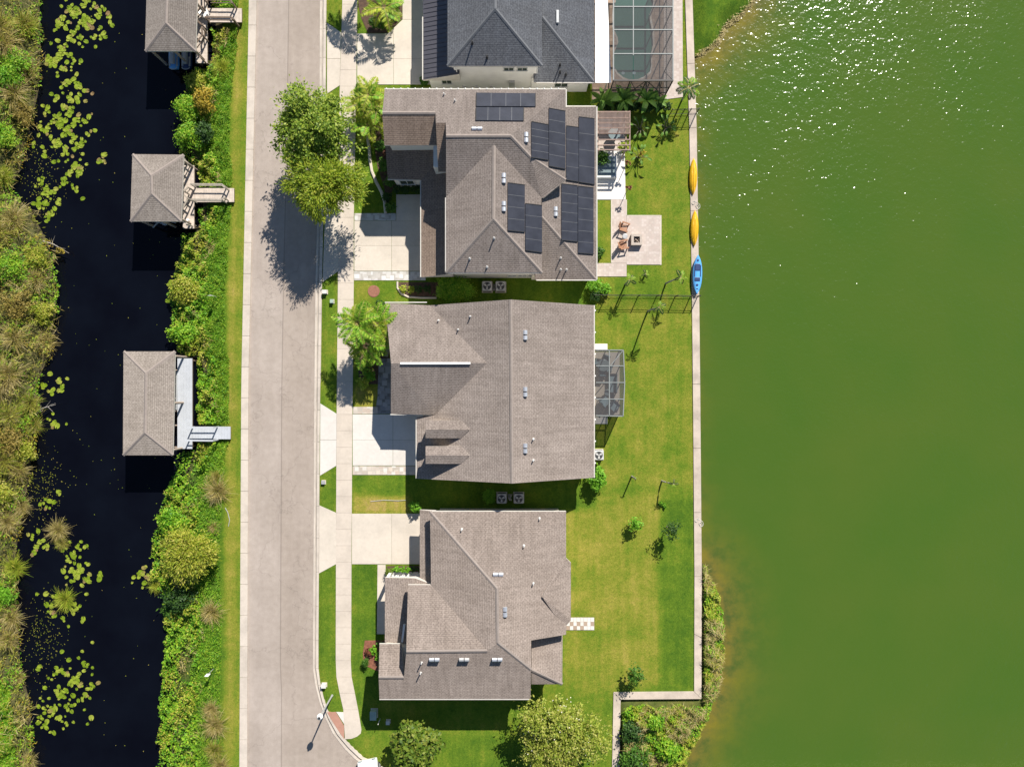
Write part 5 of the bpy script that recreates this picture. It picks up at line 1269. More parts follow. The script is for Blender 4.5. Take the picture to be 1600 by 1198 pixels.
def bank_pts(n,lo,hi,y0=-120,y1=1320,side='E',seed=1,thr=-9,sc=30):
    Y=rng.uniform(y0,y1,n)
    if side=='E': X=yx(E_EDGE,Y)+ (yx(KL_IN,Y)-yx(E_EDGE,Y))*rng.uniform(lo,hi,n)
    else: X=yx(W_EDGE,Y)+rng.uniform(lo,hi,n)
    k=vnoise(X,Y,sc,seed)+rng.normal(size=n)*.35>thr
    for x0,x1,y0_,y1_ in ((303,384,10,43),(303,330,-64,105),(283,309,256,362),(303,372,291,322),(275,306,555,705),(300,366,662,690)): k&=~((X>x0)&(X<x1)&(Y>y0_)&(Y<y1_))
    return np.stack([X[k],Y[k]],1)
scatter("bank_grass","bright green ground cover on the roadside bank of the canal","ground cover",bank_pts(40000,.36,.76,seed=2,thr=-1.3,sc=12),0,.24,M['leaf_bank'],.16,.35,1.6,.18)
scatter("bank_undergrowth","mixed leafy undergrowth along the canal edge of the bank","ground cover",np.concatenate([bank_pts(30000,-.04,.5,seed=4,thr=-.2),bank_pts(9000,-.02,.2,seed=8)]),0,.22,M['leaf_bank'],.5,.7,.5,.45)
scatter("bank_undergrowth","olive and yellow undergrowth patches on the canal bank","ground cover",bank_pts(26000,-.03,.48,seed=4.9,thr=.35,sc=24),.05,.22,M['leaf_bank_olive'],.4,.7,.5,.5)
scatter("dry_litter","straw coloured dead stems between the bank plants","dead stems",bank_pts(9000,.18,.55,seed=6.3,thr=.9,sc=20),.12,.5,M['leaf_straw'],.07,.8,.3,.35)
WP=bank_pts(34000,-190,1,side='W',seed=3); scatter("marsh_undergrowth","olive marsh vegetation covering the far shore","marsh plants",WP,.0,.34,M['leaf_marsh'],.16,.5,1.4,.8)
WG=bank_pts(46000,-190,2,side='W',seed=5.5,thr=.25,sc=34); scatter("marsh_undergrowth","bright green leafy patches in the marsh","marsh plants",WG,.25,.22,M['leaf_bank'],.5,.8,.5,.35)
scatter("marsh_undergrowth","rusty brown plants between the green marsh patches","marsh plants",bank_pts(30000,-190,4,side="W",seed=9.1,thr=.7,sc=26),.3,.22,M["leaf_orange"],.3,.7,.6,.35)
scatter("marsh_reeds","straw coloured reeds lying over the marsh shore","reeds",bank_pts(16000,-190,8,side='W',seed=7.7,thr=.5,sc=30),.35,.75,M['leaf_straw'],.05,.7,.7,.4)
scatter("marsh_grass","lush grass bed beyond the muddy shore of the marsh","grass",[q for q in bank_pts(40000,-190,-25,y0=1065,y1=1330,side='W',seed=1)],.2,.45,M['leaf_bank'],.10,.5,1.2,.3)
scatter("floating_litter","specks of half sunk leaves on the dark canal","floating leaves",np.concatenate([np.stack([rng.normal(58,18,260),rng.normal(cy,34,260)],1) for cy in (275,770,1000)]+[np.stack([rng.uniform(60,290,160),rng.uniform(0,1198,160)],1)]),0,.10,M['leaf_marsh'],.6,3,0,.0)
o=[q for q in bpy.data.objects if q.name.startswith("floating_litter")][0]
co=np.empty(len(o.data.vertices)*3,dtype=np.float32); o.data.vertices.foreach_get("co",co); co=co.reshape(-1,3); 
keep_z=np.maximum(co[:,2],WATER+.012); co[:,2]=np.where(co[:,2]>WATER+.03,co[:,2],WATER+.012); o.data.vertices.foreach_set("co",co.ravel()); o.data.update()
# south-east wild corner
def septs(n,grow=0):
    X=rng.uniform(955,1140,n*3); Y=rng.uniform(870,1400,n*3); k=inside(SE,X,Y)&~inside(LAND,X,Y)&(X>973)&((X>1100)|(Y>1100)); return np.stack([X[k],Y[k]],1)[:n]
scatter("shore_undergrowth","wild green undergrowth in the corner outside the seawall","ground cover",septs(15000),0,.24,M['leaf_bank'],.45,.7,.6,.5)
scatter("shore_undergrowth","olive weeds along the lake shore outside the seawall","ground cover",[q for q in septs(14000) if vnoise(np.array([q[0]]),np.array([q[1]]),22,2.0)[0]>.1],.1,.26,M['leaf_bank_olive'],.3,.7,.6,.5)
scatter("shore_reeds","straw coloured reeds at the lake edge outside the seawall","reeds",[q for q in septs(9000) if vnoise(np.array([q[0]]),np.array([q[1]]),26,5.0)[0]>-.1],.2,.7,M['leaf_straw'],.05,.7,.7,.5)
for px,py,rx,l,c in ((985,1140,1.2,"dark green bush against the outside of the seawall","leaf_dark"),(990,1178,1.5,"large dark bush at the south foot of the seawall","leaf_hedge"),(1020,1120,1.0,"green bush in the wild corner below the seawall","leaf_bank"),(1040,1165,1.1,"mid green bush in the middle of the wild corner","leaf_bank"),(1000,1205,1.4,"bush at the southern end of the wild corner","leaf_dark")):
    shrub("wild_bush",l,px,py,rx,rx*.9,.8,60,20,.22,M[c],z0=-.15)
X=[];
for a,b in zip(NE[2:8],NE[3:9]):
    n=260; t=rng.uniform(0,1,n); X.append(np.stack([a[0]+(b[0]-a[0])*t+rng.normal(size=n)*3.2,a[1]+(b[1]-a[1])*t+rng.normal(size=n)*3.2],1))
scatter("shore_weeds","pale weedy fringe along the lake shore of the north lawn","weeds",np.concatenate(X),.0,.22,M['leaf_straw'],.3,1.5,.3,.08)
# lawn blades: short tufts that break up the turf near edges
# lily pads ------------------------------------------------------------------
def pad_mesh(seed):
    n=13; vs=[(0,0,.0)]+[(math.cos(a)*.5*(1+.05*math.sin(3*a+seed)),math.sin(a)*.44,.012+.02*math.sin(2*a+seed)) for a in [.22+(2*math.pi-.44)*i/(n-1) for i in range(n)]]
    me=bpy.data.meshes.new("pad"); me.from_pydata(vs,[],[(0,i,i+1) for i in range(1,n)]); me.materials.append(M['pad']); me.update(); return me
PM=[pad_mesh(k) for k in range(3)]
CL=[(120,25,40,34,120,"large crowded lily patch opposite the uppermost boat house"),(88,85,30,22,62,"lily patch below the crowded one, near the marsh"),(108,135,28,24,30,"sparse ring of lily pads off the straw tussocks"),(93,200,42,42,125,"broad lily patch between marsh and open canal"),(110,262,16,42,38,"narrow trail of lily pads running south"),(150,243,11,11,9,"tiny detached group of pads out in the channel"),(66,305,20,40,48,"lily pads south of the dark reed bay"),
 (75,600,24,20,18,"few lily pads opposite the grey dock"),(80,655,16,16,9,"handful of lily pads by the dead branch"),(70,790,28,18,12,"scattered pads north of the dry islet tussock"),(52,850,15,22,20,"pads between the marsh and the dry islet"),(105,872,22,26,32,"lily pads around the dry islet tussock"),(122,905,28,15,34,"thick band of pads south of the dry islet"),(92,948,34,28,42,"pads ringing the yellow green islet"),(98,1075,44,52,105,"long straggling lily patch in the southern canal"),(72,1130,30,24,30,"pads at the south west end of the canal"),(226,905,22,14,30,"lily pads against the bank under the olive tree"),(262,453,8,16,8,"few pads at the bank opposite the marsh bulge")]
for cx,cy,rx,ry,n,l in CL:
    t=thing("lily_patch",l,"water lily",G(cx,cy,WATER),group="water lily patches in the canal"); pts=[]; tries=0
    n=int(n*.9)
    while len(pts)<n and tries<n*40:
        tries+=1; x=R.gauss(cx,rx*.47); y=R.gauss(cy,ry*.47)
        if float(vnoise(np.array([x]),np.array([y]),6.5,cx)[0])<.12 or x<yx(W_EDGE,y)+3 or abs(x-cx)>rx*1.3 or abs(y-cy)>ry*1.4: continue
        if any((x-q[0])**2+(y-q[1])**2<3.1**2 for q in pts): continue
        pts.append((x,y)); s=R.choice((.28,.34,.40,.46,.54))*R.uniform(.9,1.1)
        o=link_mesh("pad",PM[R.randrange(3)],t,tuple(G(x,y,WATER+.012+R.uniform(0,.01))-G(cx,cy,WATER)),(R.uniform(-.05,.05),R.uniform(-.05,.05),R.uniform(0,6.28)),(s,s*R.uniform(.8,1),1))
# dead branches
for i,(a,b,l) in enumerate((((48,650),(84,632),"bare dead branch reaching over the canal from the marsh"),((62,375),(105,395),"dead brown branch with reddish tip over the canal"))):
    t=thing("dead_branch",l,"branch",G(a[0],a[1],-.4)); A_=G(*a,-.4); B_=G(*b,-.25); mb=MB(); mb.tube([A_,A_.lerp(B_,.5)+Vector((0,.2,.3)),B_],[.06,.04,.015],6)
    for k in range(6):
        s_=A_.lerp(B_,.3+.1*k)+Vector((0,.15,.2)); mb.tube([s_,s_+Vector((R.uniform(.1,.7),R.uniform(-.7,.7),R.uniform(0,.2)))],[.025,.008],4)
    mb.build("limb",M['bark_grey'],t)
    if i==1: link_mesh("dead_leaves",crown("dead_leaves",.5,.4,.25,14,8,.16,M['leaf_orange']),t,(1.9,-.9,.35))

# ------------------------------------------------------------------ boat houses
def boards(parent,name,x0,x1,y0,y1,z,along,mat,w=.14,g=.012):
    """deck boards: real boards, too narrow to pick apart, joined into one part"""
    mb=MB(); a=G(x0,y1); b=G(x1,y0)
    if along=='x':
        y=a.y
        while y<b.y-.02: mb.box(a.x,b.x,y,min(y+w-g,b.y),z-.04,z+R.uniform(-.003,.003)); y+=w
    else:
        x=a.x
        while x<b.x-.02: mb.box(x,min(x+w-g,b.x),a.y,b.y,z-.04,z+R.uniform(-.003,.003)); x+=w
    return tag(mb.build(name,mat,parent),kind="stuff")
def boathouse(label, v, zb, mat, decks, rails, posts, deckmat, dz_, railmat):
    c=P(*v['se'][:2],0); t=thing("boat_house",label,"boat house",(c.x-2,c.y+3,WATER))
    roof("roof",v,[['nw','ne','rn'],['sw','rs','se'],['nw','rn','rs','sw'],['ne','se','rs','rn']],zb-.16,[M['shingle_dock'],M['fascia']],t)
    caps(t,M['cap_tan'],[('rn','rs'),('rs','sw'),('rs','se'),('rn','nw'),('rn','ne')],v)
    for x,y in posts:
        mb=MB(); p_=P(x,y,zb); mb.tube([(p_.x,p_.y,-2.4),(p_.x,p_.y,zb-.1)],.11,8); mb.build("post",M['wood'],t)
    # beams under the eaves and knee braces
    cs=[P(*q,zb-.28) for q in posts]; xs=[q.x for q in cs]; ys=[q.y for q in cs]; x0,x1,y0,y1=min(xs),max(xs),min(ys),max(ys)
    for a,b in (((x0,y0),(x1,y0)),((x0,y1),(x1,y1)),((x0,y0),(x0,y1)),((x1,y0),(x1,y1))):
        mb=MB(); mb.bar((*a,zb-.28),(*b,zb-.28),.12,.22); mb.build("beam",M['wood'],t)
    for sx,ex in ((x0,1),(x1,-1)):
        mb=MB(); mb.bar((sx,y0,zb-1.2),(sx+ex*1.0,y0,zb-.3),.08,.1); mb.build("brace",M['wood'],t)
    for (a0,a1,b0,b1,al) in decks: boards(t,"decking",a0,a1,b0,b1,dz_,al,deckmat)
    for (a0,a1,b0,b1,al) in decks:
        mb=MB(); u=G(a0,b1); w=G(a1,b0); mb.box(u.x+.03,u.x+.1,u.y+.02,w.y-.02,dz_-.24,dz_-.05); mb.box(w.x-.1,w.x-.03,u.y+.02,w.y-.02,dz_-.24,dz_-.05); mb.box(u.x+.11,w.x-.11,u.y+.03,u.y+.1,dz_-.24,dz_-.05); mb.build("joist",M['wood_dark'],t)
        for (x,y) in ((u.x+.2,u.y+.2),(w.x-.2,w.y-.2),(u.x+.2,w.y-.2),(w.x-.2,u.y+.2)):
            mb=MB(); mb.tube([(x,y,-2.4),(x,y,dz_-.05)],.09,7); mb.build("pile",M['wood_dark'],t)
    for line in rails:
        pts=[G(x,y) for x,y in line]
        for a,b in zip(pts[:-1],pts[1:]):
            mb=MB(); mb.bar((a.x,a.y,dz_+1.0),(b.x,b.y,dz_+1.0),.14,.05); mb.build("handrail",railmat,t)
            mb=MB(); mb.bar((a.x,a.y,dz_+.5),(b.x,b.y,dz_+.5),.05,.09); mb.build("midrail",railmat,t)
        for a in pts:
            mb=MB(); mb.box(a.x-.05,a.x+.05,a.y-.05,a.y+.05,dz_-.2,dz_+1.02); mb.build("rail_post",railmat,t)
    return t
ZB=2.6
# uppermost: pale timber deck, railed bridge
v1=dict(nw=(231,-78,ZB),ne=(310,-78,ZB),se=(305.7,80,ZB),sw=(226.5,80,ZB),rs=(259,36,3.55),rn=(262,-36,3.55))
b1=boathouse("uppermost boat house with hip roof, pale deck and railed footbridge","x" and v1,ZB,None,[(308,326,-60,101,'x'),(326.4,379.5,15.8,37.5,'y')],[[(325,-30),(326,8),(334,12)],[(334,12),(369,12.5),(372,17)],[(330,38.5),(370,39),(374,42)],[(325,22),(312,38),(325,50)],[(325,54),(326,66),(310,86),(324,101)]],[(234,-70),(304,-70),(300,74),(231,74),(267,74),(233,0),(303,0)],M['wood_pale'],.28,M['wood_dark'])
# middle
v2=dict(nw=(206.8,241,ZB),ne=(287,241.8,ZB),se=(283,346,ZB),sw=(203.5,346,ZB),rs=(236.7,302.6,3.5),rn=(236,274.5,3.5))
b2=boathouse("square hip roofed boat house in the middle with short railed footbridge",v2,ZB,None,[(288,305.5,260,358,'y'),(305.9,367.5,295.5,317,'y')],[[(290,250),(304,262),(291,289)],[(308,294),(356,294.5),(360,299)],[(309,317.5),(355,318),(359,315)],[(304,299),(298,305)],[(289,304),(304,316),(289,345),(303,355)]],[(212,248),(281,248),(278,340),(209,340),(245,341)],M['wood_pale'],.28,M['wood_rail'])
# lowest: long roof and grey composite dock
v3=dict(nw=(193,549,ZB),ne=(273.3,549,ZB),se=(270,711,ZB),sw=(192,711,ZB),rs=(226,676,3.45),rn=(227.5,583,3.45))
b3=boathouse("long hip roofed boat house with grey composite dock and small bridge","" or v3,ZB,None,[(279.5,302.5,560,700.5,'y'),(302.9,362,666,685.5,'y')],[[(304,666.5),(342,666.5)],[(299,686),(342,686.5)]],[(198,556),(267,556),(264,704),(197,704),(198,630),(266,630)],M['deck_grey'],.28,M['deck_grey'])
for (x,y) in ((281,578),(281,600),(281,622),(281,642),(281,664),(281,698)):
    mb=MB(); a=G(x-9,y,.12); b=G(x+4,y,.12); mb.bar(a,b,.09,.12); mb.build("lift_beam",M['wood'],b3)
mb=MB(); mb.bar(G(279,580,.3),G(278,640,.3),.1,.1); mb.build("lift_rail",M['alu'],b3)

def jet_ski(label,px,py,rz,hullmat,seatmat):
    t=thing("jet_ski",label,"jet ski",G(px,py,WATER),rz); L=2.9; W=1.05
    st=[(-1,.42,.30),(-.8,.50,.36),(-.3,.525,.40),(.2,.50,.42),(.6,.38,.46),(.85,.22,.52),(1,.05,.58)]
    vs=[];fs=[]
    for u,w,z in st:
        y=u*L/2; vs+=[(-w*.6,y,-.1),(-w,y,z*.55),(-w*.72,y,z),(w*.72,y,z),(w,y,z*.55),(w*.6,y,-.1)]
    for i in range(len(st)-1):
        for k in range(6): a=i*6+k; b=i*6+(k+1)%6; fs.append((a,b,b+6,a+6))
    fs+= [(0,1,2,3,4,5)[::-1],tuple(range(36,42))]
    mb=MB(); mb.add(vs,fs); mb.build("hull",hullmat,t,local=True,smooth=True)
    mb=MB(); mb.box(-.2,.2,-1.15,.2,.38,.75); mb.build("seat",seatmat,t,local=True,bevel=.08)
    mb=MB(); mb.box(-.26,.26,.25,1.0,.42,.82); mb.build("cowl",hullmat,t,local=True,bevel=.12)
    mb=MB(); mb.tube([(-.4,.2,.98),(0,.36,.9),(.4,.2,.98)],.03,6); mb.build("handlebar",M['dark'],t,local=True)
    for s in (-1,1): mb=MB(); mb.box(s*.33-.08,s*.33+.08,-1.3,.2,.37,.40); mb.build("footwell",M['alu'],t,local=True)
    mb=MB(); mb.tube([(.36*math.cos(a),-1.42+.2*math.sin(a),.46) for a in [math.pi+math.pi*i/6 for i in range(7)]],.035,6); mb.build("step_handle",M['alu'],t,local=True)
jet_ski("blue jet ski with grey seat under the uppermost boat house, outer one",268,79,0,M['blue'],M['alu']); jet_ski("dark blue jet ski beside its paler twin under the uppermost boat house",288,79,0,M['blue_dark'],M['alu'])
t=thing("boat_lift","pale metal boat lift cradle showing below the middle boat house roof","boat lift",G(250,350,WATER)); 
for a,b in (((236,345),(262,352)),((240,356),(258,338)),((262,345),(276,349))): mb=MB(); mb.bar(G(*a,.1),G(*b,.15),.08,.1); mb.build("cradle_beam",M['alu'],t)
mb=MB(); v=G(260,349,.3); mb.lathe((v.x,v.y,.3),[(.28,0),(.28,.06),(.2,.08)],14); mb.build("winch_wheel",M['alu'],t)
for px,py,l in ((329,27,"white plastic chair on the uppermost deck by the footbridge"),(336,30,"white plastic chair facing the road on the uppermost deck")):
    t=thing("deck_chair",l,"chair",G(px-9,py-1,.28),R.uniform(0,6)); mb=MB(); mb.box(-.25,.25,-.25,.25,.38,.43); mb.build("seat",M['white_roof'],t,local=True,bevel=.02); mb=MB(); mb.box(-.25,.25,.22,.27,.4,.85); mb.build("backrest",M['white_roof'],t,local=True,bevel=.02)
    for sx in (-.22,.22):
        for sy in (-.22,.22): mb=MB(); mb.box(sx-.02,sx+.02,sy-.02,sy+.02,0,.4); mb.build("leg",M['white_roof'],t,local=True)
mb=MB(); v=G(294,346); mb.lathe((v.x+.2,v.y,.28),[(.11,0),(.12,.3),(.10,.31)],12); tag(mb.build("bucket",M['white_roof']),"white bucket at the south end of the middle dock","bucket")

# ------------------------------------------------------------------ kayaks and shore things
def kayak(label,px,py,L,W,mat,up,rz):
    t=thing("kayak",label,"kayak",G(px,py,.09),rz); n=15; st=[-1+2*i/(n-1) for i in range(n)]; vs=[];fs=[]; m_=9
    for u in st:
        w=W/2*max(.02,(1-abs(u)**2.4))**.85; y=u*L/2; rise=.10*abs(u)**3
        for k in range(m_):
            a=math.pi*k/(m_-1); x=-math.cos(a)*w
            z=(math.sin(a)**.75)*.30*(1-.45*abs(u)**2.5)+.01 if not up else (.30-.24*math.sin(a)+rise)
            vs.append((x,y,z))
        vs.append((0,y,.02 if not up else .30+rise-.02))
    q=m_+1
    for i in range(n-1):
        for k in range(q): a=i*q+k; b=i*q+(k+1)%q; fs.append((a,b,b+q,a+q))
    fs+=[tuple(range(q))[::-1],tuple(range((n-1)*q,n*q))]
    mb=MB(); mb.add(vs,fs); mb.build("hull",mat,t,local=True,smooth=True)
    if not up:
        mb=MB(); mb.tube([(0,-L*.44,.20),(0,-L*.2,.315),(0,L*.2,.315),(0,L*.44,.20)],.035,6); mb.build("keel",mat,t,local=True,smooth=True)
        for s in (-1,1): mb=MB(); mb.tube([(s*.13,-L*.3,.26),(s*.17,0,.292),(s*.13,L*.3,.26)],.02,5); mb.build("chine",mat,t,local=True,smooth=True)
    else:
        z=.305
        for y0,y1,w in ((.35,1.0,.23),(-.62,-.25,.26)):
            mb=MB(); mb.box(-w,w,y0,y1,z-.06,z+.02); mb.build("seat_well",M['blue_dark'],t,local=True,bevel=.05)
        for s in (-1,1):
            mb=MB(); mb.box(s*.27-.05,s*.27+.05,-.2,.9,z-.05,z+.012); mb.build("footwell",M['blue_dark'],t,local=True,bevel=.03)
        mb=MB(); mb.lathe((0,-.95,z-.02),[(.11,0),(.11,.05),(.08,.055)],14); mb.build("hatch",M['blue_dark'],t,local=True)
        mb=MB(); mb.lathe((0,1.3,z-.02),[(.13,0),(.13,.05),(.09,.055)],4); mb.build("bow_hatch",M['blue_dark'],t,local=True)
        mb=MB(); mb.lathe((0,-1.3,z),[(.07,0),(.07,.05),(.05,.055)],10); mb.build("drain_cap",M['blue_dark'],t,local=True)
    return t
kayak("upturned yellow kayak on the seawall, nearer the pool","" and 0 or 1082.5,277,3.35,.74,M['yellow'],False,-.02)
kayak("upturned yellow kayak between its twin and the blue kayak",1084.5,357.5,3.3,.74,M['yellow'],False,-.02)
kayak("blue sit on top kayak on the seawall beside the fence end",1088,430,3.55,.86,M['blue'],True,-.03)
def rope(label,px,py):
    mb=MB(); pts=[]
    for i in range(40):
        t=i/39; a=t*13; r=.22+.12*math.sin(3.1*t*6); v=G(px,py,.11+.02*math.sin(9*t)); pts.append((v.x+math.cos(a)*r*.9+.15*math.sin(t*5),v.y+math.sin(a)*r+ (t-.5)*.9,v.z))
    mb.tube(pts,.022,5); tag(mb.build("mooring_rope",M['rope']),label,"rope")
rope("coiled pale rope between the two yellow kayaks",1087,320); rope("loop of rope lying on the seawall beside the dry lawn",1092,815)

# garden fences
def fence(label,pts,h=1.25):
    a=G(*pts[0]); t=thing("garden_fence",label,"fence",a); w=[G(*q) for q in pts]
    for p_ in w: mb=MB(); mb.box(p_.x-.035,p_.x+.035,p_.y-.035,p_.y+.035,-.1,h+.06); mb.build("post",M['bronze'],t)
    for a,b in zip(w[:-1],w[1:]):
        for z in (.15,h-.18,h): mb=MB(); mb.bar((a.x,a.y,z),(b.x,b.y,z),.024,.024); mb.build("rail",M['bronze'],t)
        mb=MB(); L=(b-a).length; n=int(L/.115)
        for k in range(1,n): c=a.lerp(b,k/n); mb.box(c.x-.008,c.x+.008,c.y-.008,c.y+.008,.05,h)
        tag(mb.build("pickets",M['bronze'],t),kind="stuff")
fence("dark metal fence between the two tan houses ending at the seawall",[(928,463.5),(946,463.3),(972,463.3),(996.5,463.5),(1025.5,463.5),(1054.5,464),(1078,464.5),(1089,464.5)])
fence("dark metal fence by the small palm, meeting the seawall below the pool",[(1046,179.5),(1065,179),(1075,178.5),(1087,178)])

# fire pit and chairs
t=thing("fire_pit","square pale stone fire pit with logs on the paver patio","fire pit",G(993.5,376,.036)); mb=MB(); a=.5; b=.28; h_=.46
for x0,x1,y0,y1 in ((-a,a,-a,-b),(-a,a,b,a),(-a,-b,-b,b),(b,a,-b,b)): mb.box(x0,x1,y0,y1,-.02,h_)
mb.build("surround",M['stone_pit'],t,local=True); mb=MB(); mb.box(-b+.004,b-.004,-b+.004,b-.004,.0,.2); mb.build("ash_bed",M['dark'],t,local=True)
for k,(p0,p1) in enumerate((((-.22,.2,.26),(.24,-.24,.3)),((-.2,-.1,.24),(.1,.2,.28)),((-.05,-.22,.25),(.2,.1,.3)))): mb=MB(); mb.tube([p0,p1],.045,7); mb.build("log",M['wood' if k==0 else 'wood_dark'],t,local=True)
def adirondack(label,px,py,rz):
    t=thing("adirondack_chair",label,"chair",G(px,py,.036),rz)
    for k in range(5): mb=MB(); y=-.28+k*.115; mb.box(-.27,.27,y,y+.1,.36-.03*k,.385-.03*k); mb.build("seat_slat",M['chair_brown'],t,local=True)
    for k in range(5): mb=MB(); x=-.27+k*.11; hh_=.95-.03*abs(k-2)**2; mb.add([(x,.28,.25),(x+.1,.28,.25),(x+.1,.58,hh_),(x,.58,hh_),(x,.305,.25),(x+.1,.305,.25),(x+.1,.605,hh_),(x,.605,hh_)],[(0,1,2,3),(7,6,5,4),(0,4,5,1),(1,5,6,2),(2,6,7,3),(3,7,4,0)]); mb.build("back_slat",M['chair_brown'],t,local=True)
    for s in (-1,1):
        mb=MB(); mb.box(s*.36-.07,s*.36+.07,-.4,.35,.54,.57); mb.build("armrest",M['chair_brown'],t,local=True)
        for y in (-.32,.25): mb=MB(); mb.box(s*.33-.03,s*.33+.03,y-.05,y+.05,-.01,.54); mb.build("leg",M['chair_brown'],t,local=True)
adirondack("brown slatted garden chair north of the round table by the fire pit",974.5,356.5,1.25); adirondack("brown slatted garden chair south of the round table by the fire pit",973.5,384,1.75)
table("side_table","small round grey table between the two brown chairs",975,371,.24,.036,.5,M['galv']); 

# pergola
t=thing("pergola","brown slatted pergola over the patio beside the hedge","pergola",G(955,205)); ZP=2.6
def pp(x,y,z=ZP): return P(x,y,z)
c0=pp(933.5,174); c1=pp(984.5,236)
for y in (175,184.5,192,200,209,218.5,227,234.5): mb=MB(); mb.bar(pp(933.5,y,ZP-.08),pp(984.5,y,ZP-.08),.07,.15); mb.build("beam",M['pergola'],t)
for x in (934,978,984): mb=MB(); mb.bar(pp(x,174,ZP-.24),pp(x,236,ZP-.24),.09,.16); mb.build("girder",M['pergola'],t)
mb=MB(); x=c0.x
while x<c1.x: mb.box(x,x+.04,c1.y+.02+1.5,c0.y-.02,ZP,ZP+.05); x+=.105
tag(mb.build("slats",M['pergola'],t),kind="stuff")
for q in ((978,177),(978,233),(936,177),(936,233)): v=pp(*q); mb=MB(); mb.box(v.x-.06,v.x+.06,v.y-.06,v.y+.06,0,ZP-.3); mb.build("post",M['pergola'],t)
lounge("patio_sofa","pale outdoor sofa under the pergola","sofa",944,199,0,1.5,.75,M['white_trim']); table("dining_table","round dining table under the pergola",958,214,.55)
t=thing("shade_box","square blue grey box standing in for pergola shade on the white patio","shade stand-in",G(946,263,.05)); mb=MB(); mb.box(-1.0,1.0,-1.0,1.0,-.02,.40); mb.build("shell",M['white_trim'],t,local=True,bevel=.05)  # added box standing in for the pergola's bluish shade on the slab
mb=MB(); mb.box(-.82,.82,-.82,.82,.2,.405); mb.build("water",M['glass_top'],t,local=True)  # blue-grey top: shade put into the colour, no real water here

# street furniture
t=thing("street_lamp","grey street lamp with round white head at the corner kerb ramp","street lamp",G(519,1086)); hL=3.75
mb=MB(); mb.tube([(0,0,-.1),(0,0,.4),(0,0,hL)],[.12,.08,.06],10); mb.build("pole",M['galv'],t,local=True)
mb=MB(); mb.lathe((0,0,hL),[(.08,0),(.20,.05),(.27,.22),(.25,.36),(.15,.46),(.04,.5)],14); mb.build("lamp_head",M['white_roof'],t,local=True,smooth=True)
mb=MB(); mb.lathe((0,0,hL+.5),[(.12,0),(.10,.05),(.02,.16)],10); mb.build("finial",M['dark'],t,local=True)
def ubox(name,label,px,py,w,d,h,mat,cat="utility box"):
    t=thing(name,label,cat,G(px,py)); mb=MB(); mb.box(-w/2-.05,w/2+.05,-d/2-.05,d/2+.05,-.05,.05); mb.build("base",M['conc'],t,local=True)
    mb=MB(); mb.box(-w/2,w/2,-d/2,d/2,.05,h); mb.build("cabinet",mat,t,local=True,bevel=.03); mb=MB(); mb.box(-w/2-.02,w/2+.02,-d/2-.02,d/2+.02,h,h+.04); mb.build("lid",mat,t,local=True)
ubox("utility_box","white utility box on the verge across from the red tree ring",508.5,456.5,.38,.3,.35,M['box_white']); ubox("utility_box","small pale green utility box near the sidewalk and palms",519.5,471,.26,.3,.3,M['box_green']); ubox("utility_box","white utility box on the verge near the corner street lamp",507,1069,.4,.32,.35,M['box_white'])
ubox("transformer","large pale green transformer in the shade of the corner house",585,1113,.55,.75,.6,M['box_green'],"transformer"); ubox("utility_box","small white utility box next to the shaded transformer",607,1126,.3,.28,.35,M['box_white']); ubox("utility_box","small dark meter box on the verge beside the hip roofed house drive",506,753,.3,.28,.2,M['galv'])
mb=MB(); v=G(594,1122); mb.tube([(v.x,v.y,-.1),(v.x+.02,v.y,1.1)],.035,6); tag(mb.build("marker_post",M['box_white']),"thin white marker post between the two shaded utility boxes","post")
def sign(label,px,py,h=1.5):
    zg=tz(px,py); t=thing("sign_post",label,"sign",G(px,py,zg)); mb=MB(); mb.tube([(0,0,-.1),(0,0,h)],.03,6); mb.build("pole",M['galv'],t,local=True)
    mb=MB(); mb.add([(-.17,-.035,h-.45),(.17,-.035,h-.45),(.17,-.075,h+.05),(-.17,-.075,h+.05),(-.17,-.015,h-.45),(.17,-.015,h-.45),(.17,-.055,h+.05),(-.17,-.055,h+.05)],[(0,1,2,3),(7,6,5,4),(0,4,5,1),(1,5,6,2),(2,6,7,3),(3,7,4,0)]); mb.build("plate",M['white_roof'],t,local=True)
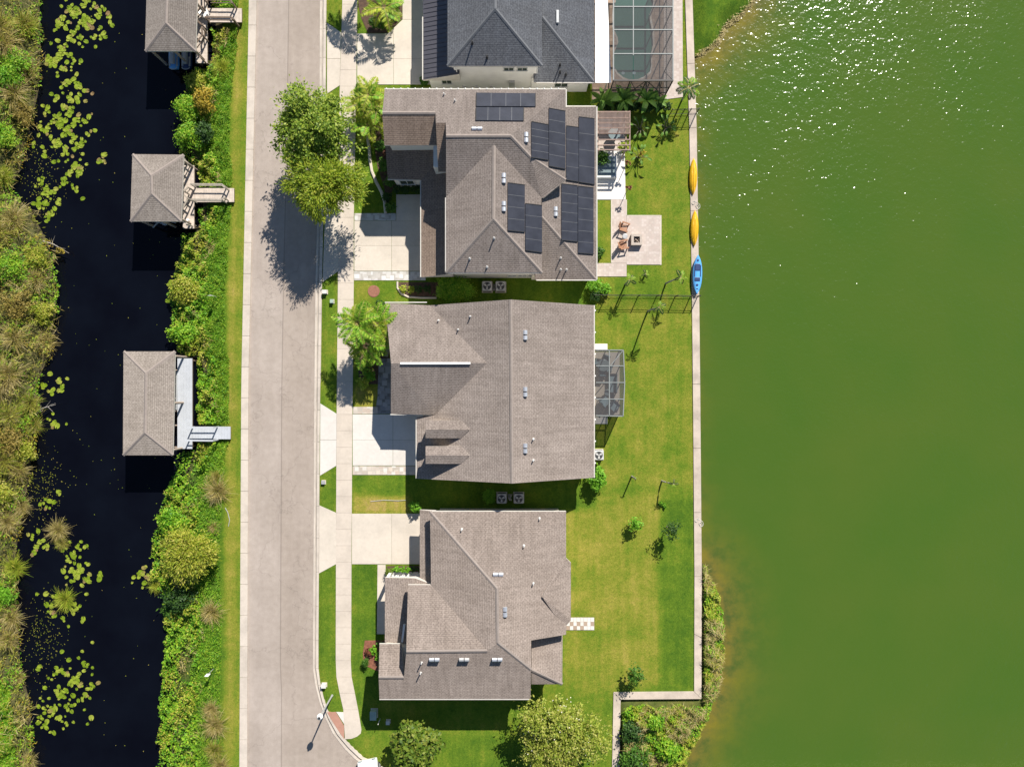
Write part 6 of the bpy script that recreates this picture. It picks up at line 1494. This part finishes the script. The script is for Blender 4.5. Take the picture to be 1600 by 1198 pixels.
sign("small white sign on the green bank between middle and lowest boat houses",339,464); sign("small white sign on the bank north of the straw tussocks",334,1044)
mb=MB(); mb.tube([G(352,793,.03),G(356,800,.03),G(359,812,.03),G(357,822,.03)],.03,5); tag(mb.build("drain_hose",M['alu']),"short grey hose on the grass beside the largest tussock","hose")
mb=MB(); mb.tube([G(579,783,.03),G(600,781,.03),G(622,782,.03),G(634,781,.03)],.028,5); tag(mb.build("garden_hose",M['galv']),"grey hose lying across the dry patch beside the drive","hose")
# white car nosing into the side street
t=thing("parked_car","white car standing in the side street by the corner kerb","car",G(583,1219,-.12),math.radians(12)); 
prof=[(-2.2,.35),(-2.25,.75),(-1.9,.95),(-.9,1.0),(1.5,1.02),(2.15,.98),(2.25,.6),(2.2,.32)]
def loft(prof,w0,w1):
    mb=MB(); n=len(prof); vs=[]
    for s in (-1,1):
        for y,z in prof: k=w0+(w1-w0)*min(1,max(0,(z-.3)/.7)); vs.append((s*k/2,-y,z))
    mb.add(vs,[tuple(range(n)),tuple(range(2*n-1,n-1,-1))]+[(i,i+n,(i+1)%n+n,(i+1)%n) for i in range(n)]); return mb
loft(prof,1.78,1.74).build("body",M['car_white'],t,local=True,bevel=.09)
loft([(-.95,.98),(-.15,1.42),(1.2,1.45),(1.95,1.0)],1.7,1.34).build("cabin_glass",M['glass'],t,local=True,bevel=.04)
mb=MB(); mb.box(-.6,.6,-1.15,.1,1.4,1.50); mb.build("roof_panel",M['car_white'],t,local=True,bevel=.04)
for sx in (-.84,.84):
    for sy in (-1.35,1.35):
        w_=thing("wheel",None,None); w_.parent=t; w_.location=(sx,sy,.33)
        bpy.data.objects.remove(w_)
        mb=MB(); mb.tube([(sx-.11,sy,.33),(sx+.11,sy,.33)],.33,18); o=mb.build("wheel",M['rubber'],t,local=True); mb=MB(); mb.tube([(sx-.12,sy,.33),(sx+.12,sy,.33)],.2,14); mb.build("rim",M['alu'],o,local=True)
for sx in (-.62,.62): mb=MB(); mb.box(sx-.18,sx+.18,2.12,2.25,.62,.78); mb.build("headlight",M['glass_top'],t,local=True,bevel=.03)
